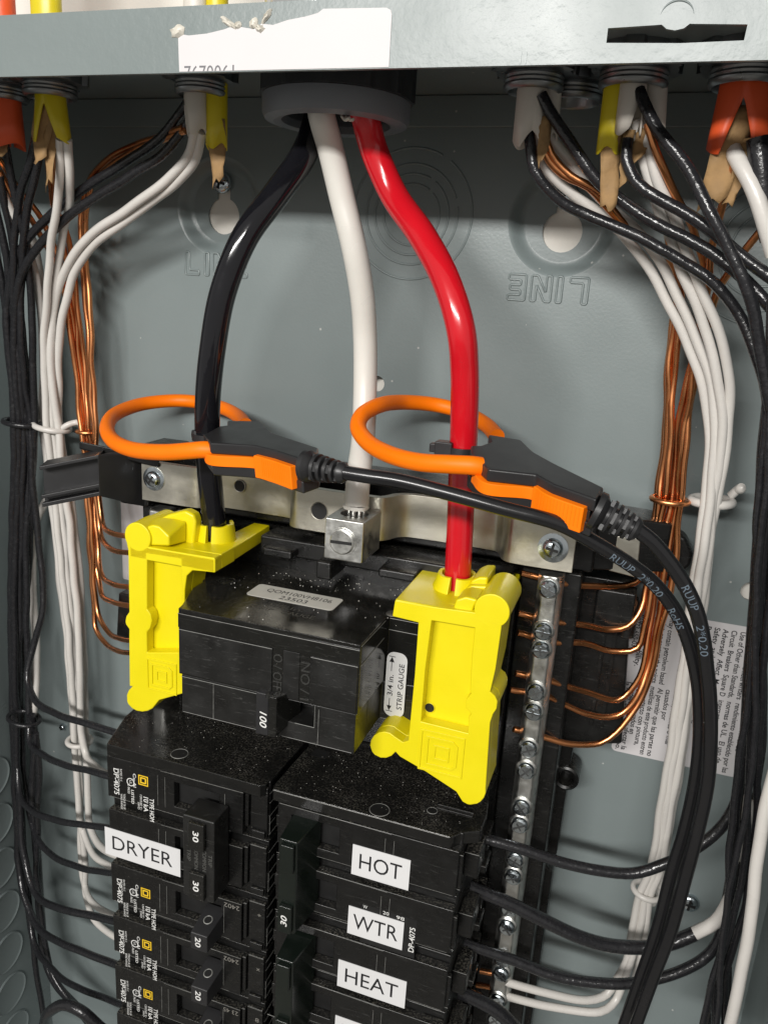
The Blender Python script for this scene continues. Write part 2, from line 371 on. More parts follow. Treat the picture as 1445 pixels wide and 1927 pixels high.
# ================================================================== SETTING
W2 = 182.0
rw = obj('room_wall', box(-1400, 1400, -60, -5.4, -900, 1500), DRYWALL); tag(rw, kind='structure')
fl = obj('room_floor', box(-1400, 1400, -5.4, 2600, -960, -900), mat('floor_concrete', (0.30, 0.29, 0.27), 0.7, mottle=0.1, mscale=10)); tag(fl, kind='structure')

# ------------------------------------------------------------------ the steel enclosure
panel = root('breaker_panel', 'grey steel breaker panel enclosure filling the picture, paper label on its top lip', 'electrical panel', (0, 0, -450))
ZB = -470.0; ZT = 67.0; DF = 97.0
kh = [(-69.5, 24.5), (69.5, 23.5)]
small = [(153.7, -101.0, 3.6), (P(709, 722, 0).x, P(709, 722, 0).z, 3.2)]
loops = [[(-W2, ZB), (W2, ZB), (W2, ZT), (-W2, ZT)]] + [circ(x, z + 2, 19.5, 48) for x, z in kh] + [circ(x, z, r, 24) for x, z, r in small]
bp = obj('back_panel', plate(loops, lambda a, b: (a, 0, b), (0, 1.4, 0)), PAINT, panel)
for x, z in kh:     # pressed dish with its keyhole slot
    zc = z + 2
    key = []
    r1, r2 = 7.2, 3.0
    for i in range(25):
        t = math.radians(114 + 312 * i / 24); key.append((x + r1 * math.cos(t), z - 1.2 + r1 * math.sin(t)))
    for i in range(13):
        t = math.radians(0 + 180 * i / 12); key.append((x + r2 * math.cos(t), z + 11.0 + r2 * math.sin(t)))
    rim = []
    V = []; Fc = []; n = 48
    prof = [(19.5, 0.0), (18.9, 0.15), (18.0, 0.9), (17.0, 2.1), (16.0, 3.2), (15.0, 3.9), (13.8, 4.1)]
    for r, h in prof:
        for i in range(n):
            t = 2 * math.pi * i / n; V.append(Vector((x + r * math.cos(t), h, zc + r * math.sin(t))))
    for j in range(len(prof) - 1):
        for i in range(n): Fc.append([j * n + i, j * n + (i + 1) % n, (j + 1) * n + (i + 1) % n, (j + 1) * n + i])
    fl_ = plate([circ(x, zc, 13.8, n), key], lambda a, b: (a, 4.1, b), (0, 1.0, 0))
    obj('keyhole_dish', join((V, Fc), fl_), PAINT, bp, smooth=45)
    screw(bp, (x, 3.0, z + 11.5), 4.2, 2.8, 0.5, name='mounting_screw')
for cx_, cz_, rs in ((13.0, 26.0, (11, 14.5, 18, 23.5)), (139.0, 19.0, (12, 16, 20, 25))):
    for r in rs:
        gap = 0.35 + 0.3 * ((r * 7) % 3)
        ln = [Vector((cx_ + r * math.cos(t), 0.12, cz_ + r * math.sin(t))) for t in [gap + (2 * math.pi - 0.16) * i / 90 for i in range(91)]]
        obj('knockout_ring', sweep(ln, 0.5, 8), PAINT, bp, smooth=60)
def line_letters():
    t = 1.9; H = 9.2
    L = [(0, 0), (6.6, 0), (6.6, t), (t, t), (t, H), (0, H)]
    I = [(9.3, 0), (9.3 + t, 0), (9.3 + t, H), (9.3, H)]
    N = [(13.2, 0), (13.2 + t, 0), (13.2 + t, 6.0), (18.4, 0), (20.6, 0), (20.6, H), (20.6 - t, H), (20.6 - t, 3.2), (15.4, H), (13.2, H)]
    E_ = [(22.6, 0), (29, 0), (29, t), (24.5, t), (24.5, 3.8), (28.4, 3.8), (28.4, 5.5), (24.5, 5.5), (24.5, H - t), (29, H - t), (29, H), (22.6, H)]
    return (L, I, N, E_)
for x, z, sg_ in ((-85.2, -0.8, 1), (81.6, 6.6, -1)):
    gs = []
    for poly in line_letters():
        pts = []
        for i in range(len(poly)):      # rounded corners
            p = Vector((*poly[i], 0)); q = Vector((*poly[(i + 1) % len(poly)], 0)); L_ = (q - p).length; k = min(0.35, L_ / 3) / L_
            pts += [p.lerp(q, k), p.lerp(q, 0.5), p.lerp(q, 1 - k)]
        gs.append(sweep([Vector((x + sg_ * p.x, -0.02, z + sg_ * p.y)) for p in pts], 0.46, 8, closed=True))
    obj('embossed_word', join(*gs), PAINT, bp, smooth=70)
screw(bp, P(1296, 1697, 0), 4.0, 2.6, 0.7, name='mounting_screw')
screw(bp, P(465 / 3.85, 920 + 1720 / 3.85, 0), 1.9, 2.4, 0.7, name='grounding_screw')
obj('top_wall', box(-W2, W2, 0, DF - 1.5, ZT, ZT + 1.4), PAINT, panel)
obj('top_flange', box(-144, W2 - 0.2, 0.1, 1.5, 56.2, ZT - 0.1), PAINT, panel, bev=0.5)
obj('left_flange', box(-W2 + 0.2, -144.6, 0.1, 1.5, 58.2, ZT - 0.1), PAINT, panel, bev=0.5)
lw = obj('left_wall', box(-W2 - 1.4, -W2, 0, DF - 1.5, ZB, ZT + 1.4), PAINT, panel)
obj('right_wall', box(W2, W2 + 1.4, 0, DF - 1.5, ZB, ZT + 1.4), PAINT, panel)
obj('bottom_wall', box(-W2, W2, 0, DF - 1.5, ZB - 1.4, ZB), PAINT, panel)
obj('right_front_lip', box(W2 - 12, W2 + 1.4, DF - 1.4, DF, ZB, 51.8), PAINT2, panel, bev=0.4)
for i in range(7):   # knockouts down the left wall
    z = -255 - 27.5 * i
    k = obj('knockout', lathe((-W2, -30, z), (1, 0, 0), [(11.5, 0), (11.5, 0.5), (10.9, 0.9), (10.4, 0.5), (9.8, 0.35), (0.001, 0.4)], 40), PAINT, lw, smooth=30)
    if i < 6 and i % 1 == 0:
        k2 = obj('knockout', lathe((-W2, -62, z), (1, 0, 0), [(11.5, 0), (11.5, 0.5), (10.9, 0.9), (10.4, 0.5), (9.8, 0.35), (0.001, 0.4)], 40), PAINT, lw, smooth=30)
for z in (-40, -120):
    obj('knockout', lathe((-W2, -48, z), (1, 0, 0), [(13.5, 0), (13.5, 0.5), (12.9, 0.9), (12.4, 0.5), (11.8, 0.35), (0.001, 0.4)], 40), PAINT, lw, smooth=30)
# front lip with its slot
LZ0, LZ1 = 52.3, 67.0
slot = [(87.5, 59.6), (87.5, 56.6), (104, 56.1), (117.0, 56.3), (117.2, 59.4), (105.5, 59.9)] + [(102.2 + 3.2 * math.cos(math.radians(a)), 60.6 + 1.9 * math.sin(math.radians(a))) for a in (-20, -55, -90, -125, -160)] + [(98, 59.9)]
lipg = plate([[(-W2 - 1.4, LZ0), (W2 + 1.4, LZ0), (W2 + 1.4, LZ1 + 1.4), (-W2 - 1.4, LZ1 + 1.4)], slot], lambda a, b: (a, -DF, b), (0, 1.4, 0))
lip = obj('front_lip', lipg, PAINT2, panel, bev=0.35)
0 and obj('lip_return', box(-W2 - 1.4, W2 + 1.4, DF - 14, DF - 1.45, LZ0 - 0.0, LZ0 + 1.3), PAINT2, panel, bev=0.3)
ln = [Vector((102.2 + 3.6 * math.cos(math.radians(a)), -DF - 0.02, 61.3 + 3.4 * math.sin(math.radians(a)))) for a in range(10, 175, 10)]
obj('pierced_dimple', sweep(ln, 0.28, 8, rf=lambda t: 0.3 * math.sin(math.pi * min(1, max(0.05, t)))), PAINT2, lip, smooth=60)
for i in range(2):
    obj('tab_notch', box(67.8 + i * 1.3, 68.1 + i * 1.3, DF - 0.1, DF + 0.12, 52.6, 55.2), PAINT, lip)
# torn paper label on the lip
lab = [(-25.6, 52.55), (-25.9, 61.8), (-22.5, 61.3), (-17, 61.6), (-12, 62.4), (-8.8, 63.2), (-5.5, 62.6), (-3, 62.2), (-0.8, 63.4), (2.5, 63.0), (6.6, 64.0), (11.5, 64.6), (15.0, 65.3), (16.5, 66.2), (33.4, 65.8), (34.6, 65.2), (34.9, 64.2), (34.9, 52.55)]
lo = obj('paper_label', prism_xz(lab, DF + 0.02, DF + 0.16), LABEL, lip)
tg = text('7670061', 3.6, (-24.0, -DF - 0.18, 50.4), XR, UP, width=15.2)
bm = bmesh.new(); vs = [bm.verts.new(v) for v in tg[0]]
for f in tg[1]:
    try: bm.faces.new([vs[i] for i in f])
    except ValueError: pass
bmesh.ops.bisect_plane(bm, geom=bm.verts[:] + bm.edges[:] + bm.faces[:], plane_co=(0, 0, 52.6), plane_no=(0, 0, -1), clear_outer=True)
bm.verts.index_update(); tg = ([v.co.copy() for v in bm.verts], [[v.index for v in f.verts] for f in bm.faces]); bm.free()
obj('printed_number', tg, INKG, lo)
def rag(cx_, cz_, w, h, ang, n=16, seed=0):
    rd = random.Random(seed); pts = []
    for i in range(n):
        t = 2 * math.pi * i / n; k = rd.uniform(0.72, 1.12)
        a, b = w * k * math.cos(t), h * k * math.sin(t)
        pts.append((cx_ + a * math.cos(ang) - b * math.sin(ang), cz_ + a * math.sin(ang) + b * math.cos(ang)))
    V = [Vector((a, -DF - 0.1, b)) for a, b in pts] + [Vector(((a - cx_) * .55 + cx_, -DF - 0.75 - rd.uniform(0, .5), (b - cz_) * .55 + cz_)) for a, b in pts] + [Vector((cx_, -DF - 0.7, cz_))]
    Fc = [[i, (i + 1) % n, (i + 1) % n + n, i + n] for i in range(n)] + [[n + i, n + (i + 1) % n, 2 * n] for i in range(n)]
    return V, Fc
for i, (a, b, w, h, an) in enumerate(((-26.0, 62.5, 2.6, 1.7, 0.1), (-10.5, 63.9, 2.9, 1.0, -0.5), (-7.8, 63.2, 1.2, 1.0, 0.2), (-3.2, 63.6, 1.5, 1.3, 0.9), (0.6, 65.0, 2.8, 0.8, 0.9), (-1.3, 62.3, 1.6, 1.1, -0.3))):
    obj('label_residue', rag(a, b, w, h, an, seed=i + 3), ADH, lip, smooth=70)

# warning label and part label on the back sheet
wlab = obj('warning_label', plate([rrect(113.6, 161.5, -178.0, -115.0, 2.0)], lambda a, b: (a, -0.05, b), (0, -0.15, 0)), LABEL, bp)
lines = [(159.6, 'exceed', 'levels which', 'supera el nivel de'), (156.4, 'Laboratories Underwriters', '', 'rendimiento establecido por las'), (153.4, 'Use of Other than Standards,', '', 'normas de UL.  El uso de'),
         (150.3, 'Circuit  Breakers  Square D', '', 'interruptores automáticos que no'), (147.3, 'Adversely  Affect  May', '', 'sean de Square D pueden'), (144.3, 'Safety  and  User', '', 'negativamente  la'),
         (141.2, 'Reliability.  Impair', '', 'usuario,  y'), (138.2, 'disclaims', '', ''), (134.0, '', '', 'daños, lesiones o mal'), (131.0, '', '', 'causados por'),
         (128.0, 'may contain petroleum based', '', 'Al permitir que las partes no'), (125.2, 'paint, or contact the points', '', 'metálicas de este producto entren'), (122.6, 'may damage to the', '', 'en contacto con pintura,'),
         (120.0, 'and user safety', '', 'productos basados en'), (117.8, 'impair reliability.', '', 'petróleo podrían afectar la'), (115.6, '40273-650-03', '', 'la confiabilidad del equipo.')]
g = []
for x, a, b, c in lines:
    if a: g.append(text(a, 2.0, (x - 0.4, -0.22, -117.3), DN, XR, bold=0.02, width=min(27.5, len(a) * 1.15)))
    if b: g.append(text(b, 1.65, (x - 0.4, -0.22, -131.5), DN, XR, width=len(b) * 1.05))
    if c: g.append(text(c, 2.0, (x - 0.4, -0.22, -146.5), DN, XR, bold=0.02, width=min(30.5, len(c) * 1.12)))
obj('printed_warning', join(*g), INK, wlab)
pl = obj('part_number_label', plate([rrect(-121.2, -92, -145, -97, 0.8)], lambda a, b: (a, -0.05, b), (0, -0.15, 0)), LABEL, bp)
obj('printed_number', text('EAV35440', 2.4, (-115.0, -0.25, -101.5), XR, UP, width=16), INKG, pl)

# ------------------------------------------------------------------ black interior base under the breakers
base = root('interior_base', 'black plastic interior base behind the breakers and terminal bars', 'mounting base', (0, -10, -450))
bl = [(-93, -100), (-93, -145.5), (-113, -145.5), (-115, -168), (-99, -171), (-99, -182), (-96.5, -184), (-96.5, -189), (-99, -191), (-97.5, -460), (97.5, -460), (98, -232), (95.5, -230), (95.5, -225), (98.6, -223), (99, -191), (95.5, -189), (95.5, -184), (99, -182), (99.3, -171), (117, -166), (112, -100)]
obj('base_plate', prism_xz(bl, 0.5, 15), BLACK, base, bev=0.8)
obj('centre_block', box(-66, 66, 15.1, 46, -460, -178), BLACK, base, bev=0.6)
obj('bar_support', box(74, 95, 15.1, 36, -460, -93), BLACK, base, bev=0.8)
obj('bar_support', box(-84, -66.2, 15.1, 36, -460, -93), BLACK, base, bev=0.8)
obj('top_block', box(-62, 73.8, 15.1, 40, -176, -98), BLACK, base, bev=0.8)
for x in (104, 108): obj('rib', box(x, x + 1.2, 15.1, 16.6, -160, -104), BLACK, base)
obj('clip_tab', box(100, 114, 15.1, 24, -116, -101), BLACK, base, bev=1.0)
obj('clip_hook', lathe((112.5, -19.5, -119), (0, 0, 1), [(3.0, 0), (3.0, 14), (2.4, 15)], 20), BLACK, base, smooth=40)
obj('screw_boss', lathe((98, -4, -186), OUT, [(5.2, 0), (5.2, 12), (4.4, 12.5), (3.4, 12), (3.4, 3), (0.001, 3)], 28), BLACK, base, smooth=40)

rail = root('support_rail', 'long black plastic rail behind the silver strap with an arm reaching out at the left', 'support rail', (0, -25, -82))
obj('rail_body', join(box(-92, -78, 8, 40.5, -93, -70.5), box(-78.1, 98, 8, 33, -93.1, -70.4)), BLACK, rail, bev=1.2)
obj('rail_ledge', join(box(-24, 72, 33.5, 47, -101, -94), box(-20, -8, 40.6, 53, -100, -96.5), box(26, 40, 40.6, 54, -100, -96.5), box(3, 9, 40.6, 56, -104, -97)), BLACK, rail, bev=1.0)
# left arm: an open channel
def quadprism(pts_px, vec): return extr([P(*p) for p in pts_px], vec)
a0 = P(76, 884, 66); a1 = P(188, 862, 56); a2 = P(262, 862, 42)
arm_path = [a0, a1, Vector((-84, -40, a1.z + 0.5))]
def channel(path, zt, zb, tdir, th):
    V = []; 
    gs = []
    for i in range(len(path) - 1):
        p, q = path[i], path[i + 1]; t = (q - p); t.z = 0; t.normalize(); nrm = Vector((-t.y, t.x, 0))
        def slab(o0, o1, za, zb_):
            return loft([p + nrm * o0 + UP * za, p + nrm * o1 + UP * za, p + nrm * o1 + UP * zb_, p + nrm * o0 + UP * zb_], [q + nrm * o0 + UP * za, q + nrm * o1 + UP * za, q + nrm * o1 + UP * zb_, q + nrm * o0 + UP * zb_])
        gs += [slab(4, 5.5, -15, 1), slab(-1, 10.5, 0, 1.5), slab(0, 5.5, -15, -13.3), slab(-0.6, 0.8, -11.5, -10), slab(0.8, 4, -11.5, -10.4)]
    return join(*gs)
obj('channel_arm', channel([a0, a1], 0, -15, None, 1.5), BLACK_SOFT, rail, bev=0.3)
obj('arm_root', loft([a1 + Vector((0, 5, 1.5)), a1 + Vector((0, -1.5, 1.5)), a1 + Vector((0, -1.5, -15)), a1 + Vector((0, 5, -15))],
                     [Vector((-80, -20, -70.5)), Vector((-80, -40.4, -70.5)), Vector((-80, -40.4, -93)), Vector((-80, -20, -93))]), BLACK_SOFT, rail, bev=0.6)
obj('arm_back', loft([P(150, 830, 20), P(150, 830, 50), P(150, 845, 50), P(150, 845, 20)], [P(300, 862, 12), P(300, 862, 44), P(300, 880, 44), P(300, 880, 12)]), BLACK, rail, bev=0.6)
obj('right_arm', loft([Vector((95, -10, -72)), Vector((95, -30, -72)), Vector((95, -30, -93)), Vector((95, -10, -93))], [Vector((122, -6, -74)), Vector((122, -22, -74)), Vector((122, -22, -92)), Vector((122, -6, -92))]), BLACK, rail, bev=0.8)
el = [P(1262, 985, 8), P(1290, 1000, 8), P(1303, 1030, 8), P(1298, 1052, 8), P(1262, 1080, 8), P(1235, 1085, 8), P(1215, 1060, 8), P(1215, 1000, 8)]
obj('arm_hook', extr(el, (0, -9, 0)), BLACK, rail, bev=1.5)
obj('steel_tab', extr([P(1146, 1005, 26), P(1205, 1012, 26), P(1198, 1086, 26), P(1144, 1072, 26)], (0, -1.2, 0)), ZINC, rail, bev=0.4)

# ------------------------------------------------------------------ plated neutral strap
strap = root('neutral_strap', 'wavy plated metal strap running across above the main breaker', 'bus strap', (4, -43, -82))
prof = [(-79.0, 43), (-56, 43), (-53.5, 42.5), (-51, 40), (-49, 37.5), (-46, 36.8), (-18, 36.8), (-15.5, 37.5), (-13.8, 41), (-12.5, 45.5), (-10.0, 47.3), (-6, 47.5), (20, 47.5), (23.5, 47), (26, 44), (28, 39.5), (30.5, 37.5), (34, 36.8), (61, 36.8), (64, 37.3), (66, 40), (67.5, 44.5), (70, 47), (73, 47.5), (92, 47.5)]
Vf = []; zt, zb_ = -72.8, -89.0
outl = [(x, d) for x, d in prof] + [(x - (0.0), d - 3.0) for x, d in reversed(prof)]
# smooth the profile a little by subdividing with catmull
cp = catmull([Vector((x, d, 0)) for x, d in prof], 1.2)
off = []
for i, p in enumerate(cp):
    t = (cp[min(i + 1, len(cp) - 1)] - cp[max(i - 1, 0)]).normalized(); off.append(p - Vector((-t.y, t.x, 0)) * 2.8)
strip = [(p.x, p.y) for p in cp] + [(p.x, p.y) for p in reversed(off)]
def strapgeo():
    n = len(cp); V = []; Fc = []
    for p, q in zip(cp, off):
        V += [Vector((p.x, -p.y, zt)), Vector((p.x, -p.y, zb_)), Vector((q.x, -q.y, zb_)), Vector((q.x, -q.y, zt))]
    for i in range(n - 1):
        for k in range(4): Fc.append([4 * i + k, 4 * i + (k + 1) % 4, 4 * i + 4 + (k + 1) % 4, 4 * i + 4 + k])
    Fc += [[0, 1, 2, 3], [4 * n - 1, 4 * n - 2, 4 * n - 3, 4 * n - 4]]
    return V, Fc
obj('strap_body', strapgeo(), ZINC, strap, bev=0.5)
h1 = P(451, 915, 36.9); h2 = P(601, 962, 47.6)
for h, r in ((h1, 2.2), (h2, 3.1)):
    obj('bolt_hole', lathe(h, OUT, [(r, -0.1), (r, 0.06)], 28), VOID, strap)
    obj('hole_rim', lathe_closed(h, OUT, [(r + 0.02, 0.0), (r + 0.25, 0.16), (r + 0.4, 0.0)], 28), ZINC, strap, smooth=60)
screw(strap, P(290, 901, 43.2), 3.3, 2.4, 0.2, washer=True, name='strap_screw')
screw(strap, P(1040, 1031, 47.7), 3.5, 2.6, 0.6, washer=True, name='strap_screw')
# box lug
lug = root('neutral_lug', 'square metal lug with slotted screw clamping the white feeder cable', 'cable lug', (9, -56, -88))
A = P(612, 975, 66); B = P(684, 992, 66)
lx0, lx1 = A.x, B.x
lz1 = A.z + 0.3; lz0 = lz1 - 14.5
wp = P(672, 935, 55)
holeL = circ(lx0 + (lx1 - lx0) * 0.5, 56, 4.9, 32)
obj('lug_body', join(plate([[(lx0, 47.6), (lx1, 47.6), (lx1, 66), (lx0, 66)], holeL], lambda a, b: (a, -b, lz0), (0, 0, lz1 - lz0))), ALU, lug, bev=0.45)
lc = Vector(((lx0 + lx1) / 2 - 0.3, -66.0, (lz0 + lz1) / 2 - 0.4))
ls = obj('clamp_screw', lathe(lc, OUT, [(4.9, 0), (4.9, 0.4), (4.3, 0.4), (4.3, 1.0), (3.9, 1.25), (0.001, 1.3)], 36), ALU, lug, smooth=30)
obj('screw_slot', bar2(lc, OUT, -0.75, 7.8, 1.1, 0.9, 1.36), VOID, ls)
obj('stamped_mark', text('D', 1.8, (lx1 + 0.05, -59, lz0 + 1.5), Vector((0, 1, 0)), UP), INK, lug)

# ------------------------------------------------------------------ ground / neutral terminal bars
def termbar(label, xc, screws_px, zb2, group):
    r_ = root('terminal_bar', label, 'terminal bar', (xc, -42, zb2), group)
    z1 = -92.0
    obj('bar', loft([Vector((xc + a, -d, zb2)) for a, d in ((-4.3, 36.1), (4.3, 36.1), (4.3, 42.5), (2.6, 45.5), (-2.6, 45.5), (-4.3, 42.5))],
                    [Vector((xc + a, -d, z1)) for a, d in ((-4.3, 36.1), (4.3, 36.1), (4.3, 42.5), (2.6, 45.5), (-2.6, 45.5), (-4.3, 42.5))]), ALU, r_, bev=0.8)
    rd = random.Random(5)
    for i, (px, py) in enumerate(screws_px):
        z = P(px, py, 47.5).z if py else px
        ring = obj('screw_collar', lathe((xc, -45.0, z), OUT, [(3.9, 0), (3.9, 0.7), (3.3, 1.2), (3.1, 0.4)], 24), ALU, r_, smooth=40)
        s = obj('terminal_screw', lathe((xc, -45.4, z), OUT, [(2.95, 0), (2.95, 2.0), (2.4, 2.5), (0.001, 2.55)], 24), SCREW, r_, smooth=30)
        a = rd.uniform(0, 3.1)
        obj('screw_slot', join(bar2((xc, -45.4, z), OUT, a, 5.6, 0.75, 1.8, 2.6), bar2((xc, -45.4, z), OUT, a + 1.57, 3.2, 0.6, 1.8, 2.59)), CAST, s)
    return r_
scr = [(1030, 1110), (1019, 1190), (1016, 1225), (1006, 1305), (1000, 1342), (992, 1412), (987, 1453), (977, 1522), (973, 1555), (963, 1620), (959, 1652), (952, 1712), (948, 1747), (941, 1808), (937, 1835), (932, 1887), (925, 1918)]
termbar('long silver terminal bar with paired screws right of the yellow cover', 85.0, scr, -460, None)
termbar('silver terminal bar mostly hidden behind the left yellow cover', -71.5, [(-98, 0), (-106, 0), (-116, 0), (-126, 0), (-136, 0), (-146, 0), (-156, 0)], -172, None)

# ------------------------------------------------------------------ main breaker
mb = root('main_breaker', 'large black main breaker marked 100 between the two yellow covers', 'circuit breaker', (2, -60, -148))
TZ, MX0, MX1 = -108.5, -31.0, 34.5
seam = -133.0; BZ = -148.0
top_poly = [(-45, 10), (-45, 62), (-44.5, 65.0), (-36.5, 66), (-36.5, 74), (-31.5, 89), (-31, 92), (34.2, 92), (34.5, 91.6), (34.6, 69), (35, 65), (46, 66), (46.4, 62), (46.4, 10)]
obj('upper_case', prism_xd(top_poly, seam + 0.25, TZ), BLACK_GLOSS, mb, bev=0.7, seg=3)
lower_poly = [(-44, 15), (-44, 60), (-36, 62), (-36, 73), (-30.6, 88), (-30.2, 91.3), (33.6, 91.3), (33.8, 91), (33.8, 66), (45.8, 64.5), (45.8, 15)]
lower2 = [(x, d) for x, d in lower_poly]
# lower case with handle window: built around the window so the opening is real
wx0, wx1, wz0, wz1 = 4.6, 19.6, -141.5, -133.6
obj('lower_case', prism_xd([(x, min(d, 80)) for x, d in [(-44, 15), (-44, 60), (-36, 62), (-36, 73), (-33.0, 80), (33.8, 80), (33.8, 66), (45.8, 64.5), (45.8, 15)]], BZ, seam - 0.25), BLACK_SCUFF, mb, bev=0.5)
front_l = [(-30.4, BZ + 0.3), (33.8, BZ + 0.3), (33.8, seam - 0.25), (-30.4, seam - 0.25)]
obj('front_cover', window_plate(-30.4, 33.8, BZ + 0.3, seam - 0.25, wx0, wx1, wz0, wz1, 80.05, 91.25), BLACK_SCUFF, mb, bev=0.45)
obj('band', box(-30.9, 34.4, 91.9, 92.6, -115.2, -110.0), BLACK_GLOSS, mb, bev=0.25)
obj('scuffed_panel', box(-30.6, 4.2, 92.0, 92.45, -132.0, -115.7), BLACK_SCUFF, mb, bev=0.15)
obj('scuffed_panel', box(17.8, 34.0, 92.0, 92.45, -132.0, -115.7), BLACK_SCUFF, mb, bev=0.15)
obj('scuffed_panel', box(8.2, 14.0, 92.0, 92.3, -132.4, -115.5), BLACK_SCUFF, mb, bev=0.15)
RAISED = mat('raised_black_lettering', (0.035, 0.035, 0.033), 0.3, mottle=0.3, mscale=600)
obj('raised_lettering', text('O / OFF', 3.2, (4.7, -92.15, -117.5), DN, XR, width=13.0, ext=0.02), RAISED, mb)
obj('raised_lettering', text('I / ON', 3.2, (17.7, -92.15, -131.8), UP, XL, width=13.5, ext=0.02), RAISED, mb)
# moulded ridges at the edges, drawn as thin pale lines
PALE_EDGE = mat('pale_edge_grey', (0.24, 0.24, 0.225), 0.45, mottle=0.5, mscale=500)
def lines3d(segs, r=0.09): return join(*[sweep([Vector(a), Vector(b)], r, 5) for a, b in segs])
obj('pale_edge_line', lines3d([((-30.5, -91.35, seam - 1.0), (3, -91.3, seam - 1.0)), ((-30.6, -92.5, -115.9), (4.2, -92.5, -115.9)), ((18, -92.5, -115.9), (34, -92.5, -115.9)), ((-30.9, -92.65, -110.1), (34.4, -92.65, -110.1)), ((-18, -91.3, BZ + 0.6), (-18, -91.3, seam - 1)), ((-30, -91.25, BZ + 0.5), (2, -91.25, BZ + 0.5)), ((8, -91.25, BZ + 0.5), (33, -91.25, BZ + 0.5)), ((21, -91.3, BZ + 0.6), (21, -91.3, seam - 1.5)), ((wx1 - 7, -91.3, wz0), (wx1, -91.3, wz0)), ((wx1, -91.3, wz0), (wx1, -91.3, wz1))]), PALE_EDGE, mb)
# handle
hp0, hp1 = P(482, 1304, 94), P(504, 1386, 94)
hb1 = P(522, 1392, 98)
hzt, hzb = P(500, 1306, 94).z, P(497, 1384, 94).z
obj('shoulder_edge', lines3d([((35.4, -66.1, -109.2), (45.9, -66.1, -109.2)), ((35.4, -66.1, -113.4), (45.9, -66.1, -113.4)), ((45.9, -66.1, -109.2), (45.9, -66.1, -132)), ((34.8, -68.8, -109.2), (34.6, -91.6, -109.0)), ((34.75, -69.2, -115.4), (34.65, -91.2, -115.9)), ((45.7, -64.6, -133.4), (45.7, -64.6, -147.4)), ((34.2, -66.1, -147.6), (45.2, -64.7, -147.6)), ((33.9, -70, -133.3), (33.95, -90.8, -133.3))], 0.1), PALE_EDGE, mb)
obj('handle_plate', box(hp0.x, hp1.x, 91.3, 94, hzb, hzt), BLACK_SOFT, mb, bev=0.4)
hz1, hz0 = P(515, 1312, 98).z, P(513, 1389, 98).z
bl_x0, bl_x1 = P(504, 1350, 98).x, P(519, 1350, 98).x
obj('handle', loft([Vector((x, -84, z)) for x, z in ((bl_x0 + 0.5, hz0 + 2.5), (wx1 - 8, hz0 + 2.5), (wx1 - 8, hzt - 1), (bl_x0 + 0.5, hzt))], [Vector((x, -98, z)) for x, z in ((bl_x0, hz0), (bl_x1, hz0), (bl_x1, hz1), (bl_x0, hz1))]), BLACK_GLOSS, mb, bev=0.6)
hc = P(510, 1311, 94)
obj('handle_hole', lathe((hc.x + 0.3, -93.2, hzt + 0.55), UP, [(1.3, -1.3), (1.3, 0.06)], 20), VOID, mb)
obj('hole_boss', lathe_closed((hc.x + 0.3, -93.2, hzt + 0.55), UP, [(1.35, -1.3), (1.35, 0.0), (2.3, -0.05), (2.4, -1.3)], 28), BLACK_GLOSS, mb, smooth=40)
obj('rating_number', text('100', 2.5, (hp1.x - 3.0, -94.1, (hzt + hzb) / 2 + 1.0), DN, XR, width=5.8, bold=0.012, shear=0.2), INKW, mb)
# top stickers and marks
st = obj('date_sticker', plate([rrect(-17.2, 16.0, 59.6, 71.0, 1.6)], lambda a, b: (a, -b, TZ + 0.03), (0, 0, 0.14)), LABELG, mb)
obj('printed_code', join(text('QOM100VH8106', 3.0, (-12.0, -65.2 + 0.0, TZ + 0.2), XR, Vector((0, 1, 0)), width=25), text('23503', 3.0, (-5.0, -69.6, TZ + 0.2), XR, Vector((0, 1, 0)), width=10.5)), INK, st)
obj('faint_gauge_mark', join(text('3/4 in.', 2.4, (-6.5, -76.4, TZ + 0.04), XR, Vector((0, 1, 0)), width=14), text('STRIP   GAUGE', 2.6, (-11.0, -80.4, TZ + 0.04), XR, Vector((0, 1, 0)), width=24)), mat('faded_grey_print', (0.05, 0.048, 0.04), 0.4), mb)
for x, d, r in ((-29.3, 62.3, 3.3), (35.6, 63.5, 3.3), (-30, 15.5, 3.2), (23.5, 25, 3.4)):
    obj('rivet_hole', lathe_closed((x, -d, TZ), UP, [(r, 0.0), (r - 0.2, 0.18), (r - 0.7, 0.05), (r - 0.8, -0.0)], 28), BLACK_GLOSS, mb, smooth=50)
    obj('rivet', lathe((x, -d, TZ), UP, [(r - 0.8, 0.0), (r - 0.9, 0.12), (r - 1.6, 0.3), (0.001, 0.35)], 24), ALU if x > 30 else BLACK_GLOSS, mb, smooth=50)
sg = obj('strip_gauge_label', plate([rrect(34.7 + 0.6, 34.7 + 8.0, -146.0, -121.3, 2.8)], lambda a, b: (a, -66.05, b), (0, -0.14, 0)), TAPE, mb)
gx = 37.2
def tri(p, s, a):
    p = Vector(p); return [p, p + Vector((-s * 0.45, 0, -s * a)), p + Vector((s * 0.45, 0, -s * a))], [[0, 1, 2]]
def thin(x0, x1, z0, z1, d): return [Vector((x0, -d, z0)), Vector((x1, -d, z0)), Vector((x1, -d, z1)), Vector((x0, -d, z1))], [[0, 1, 2, 3]]
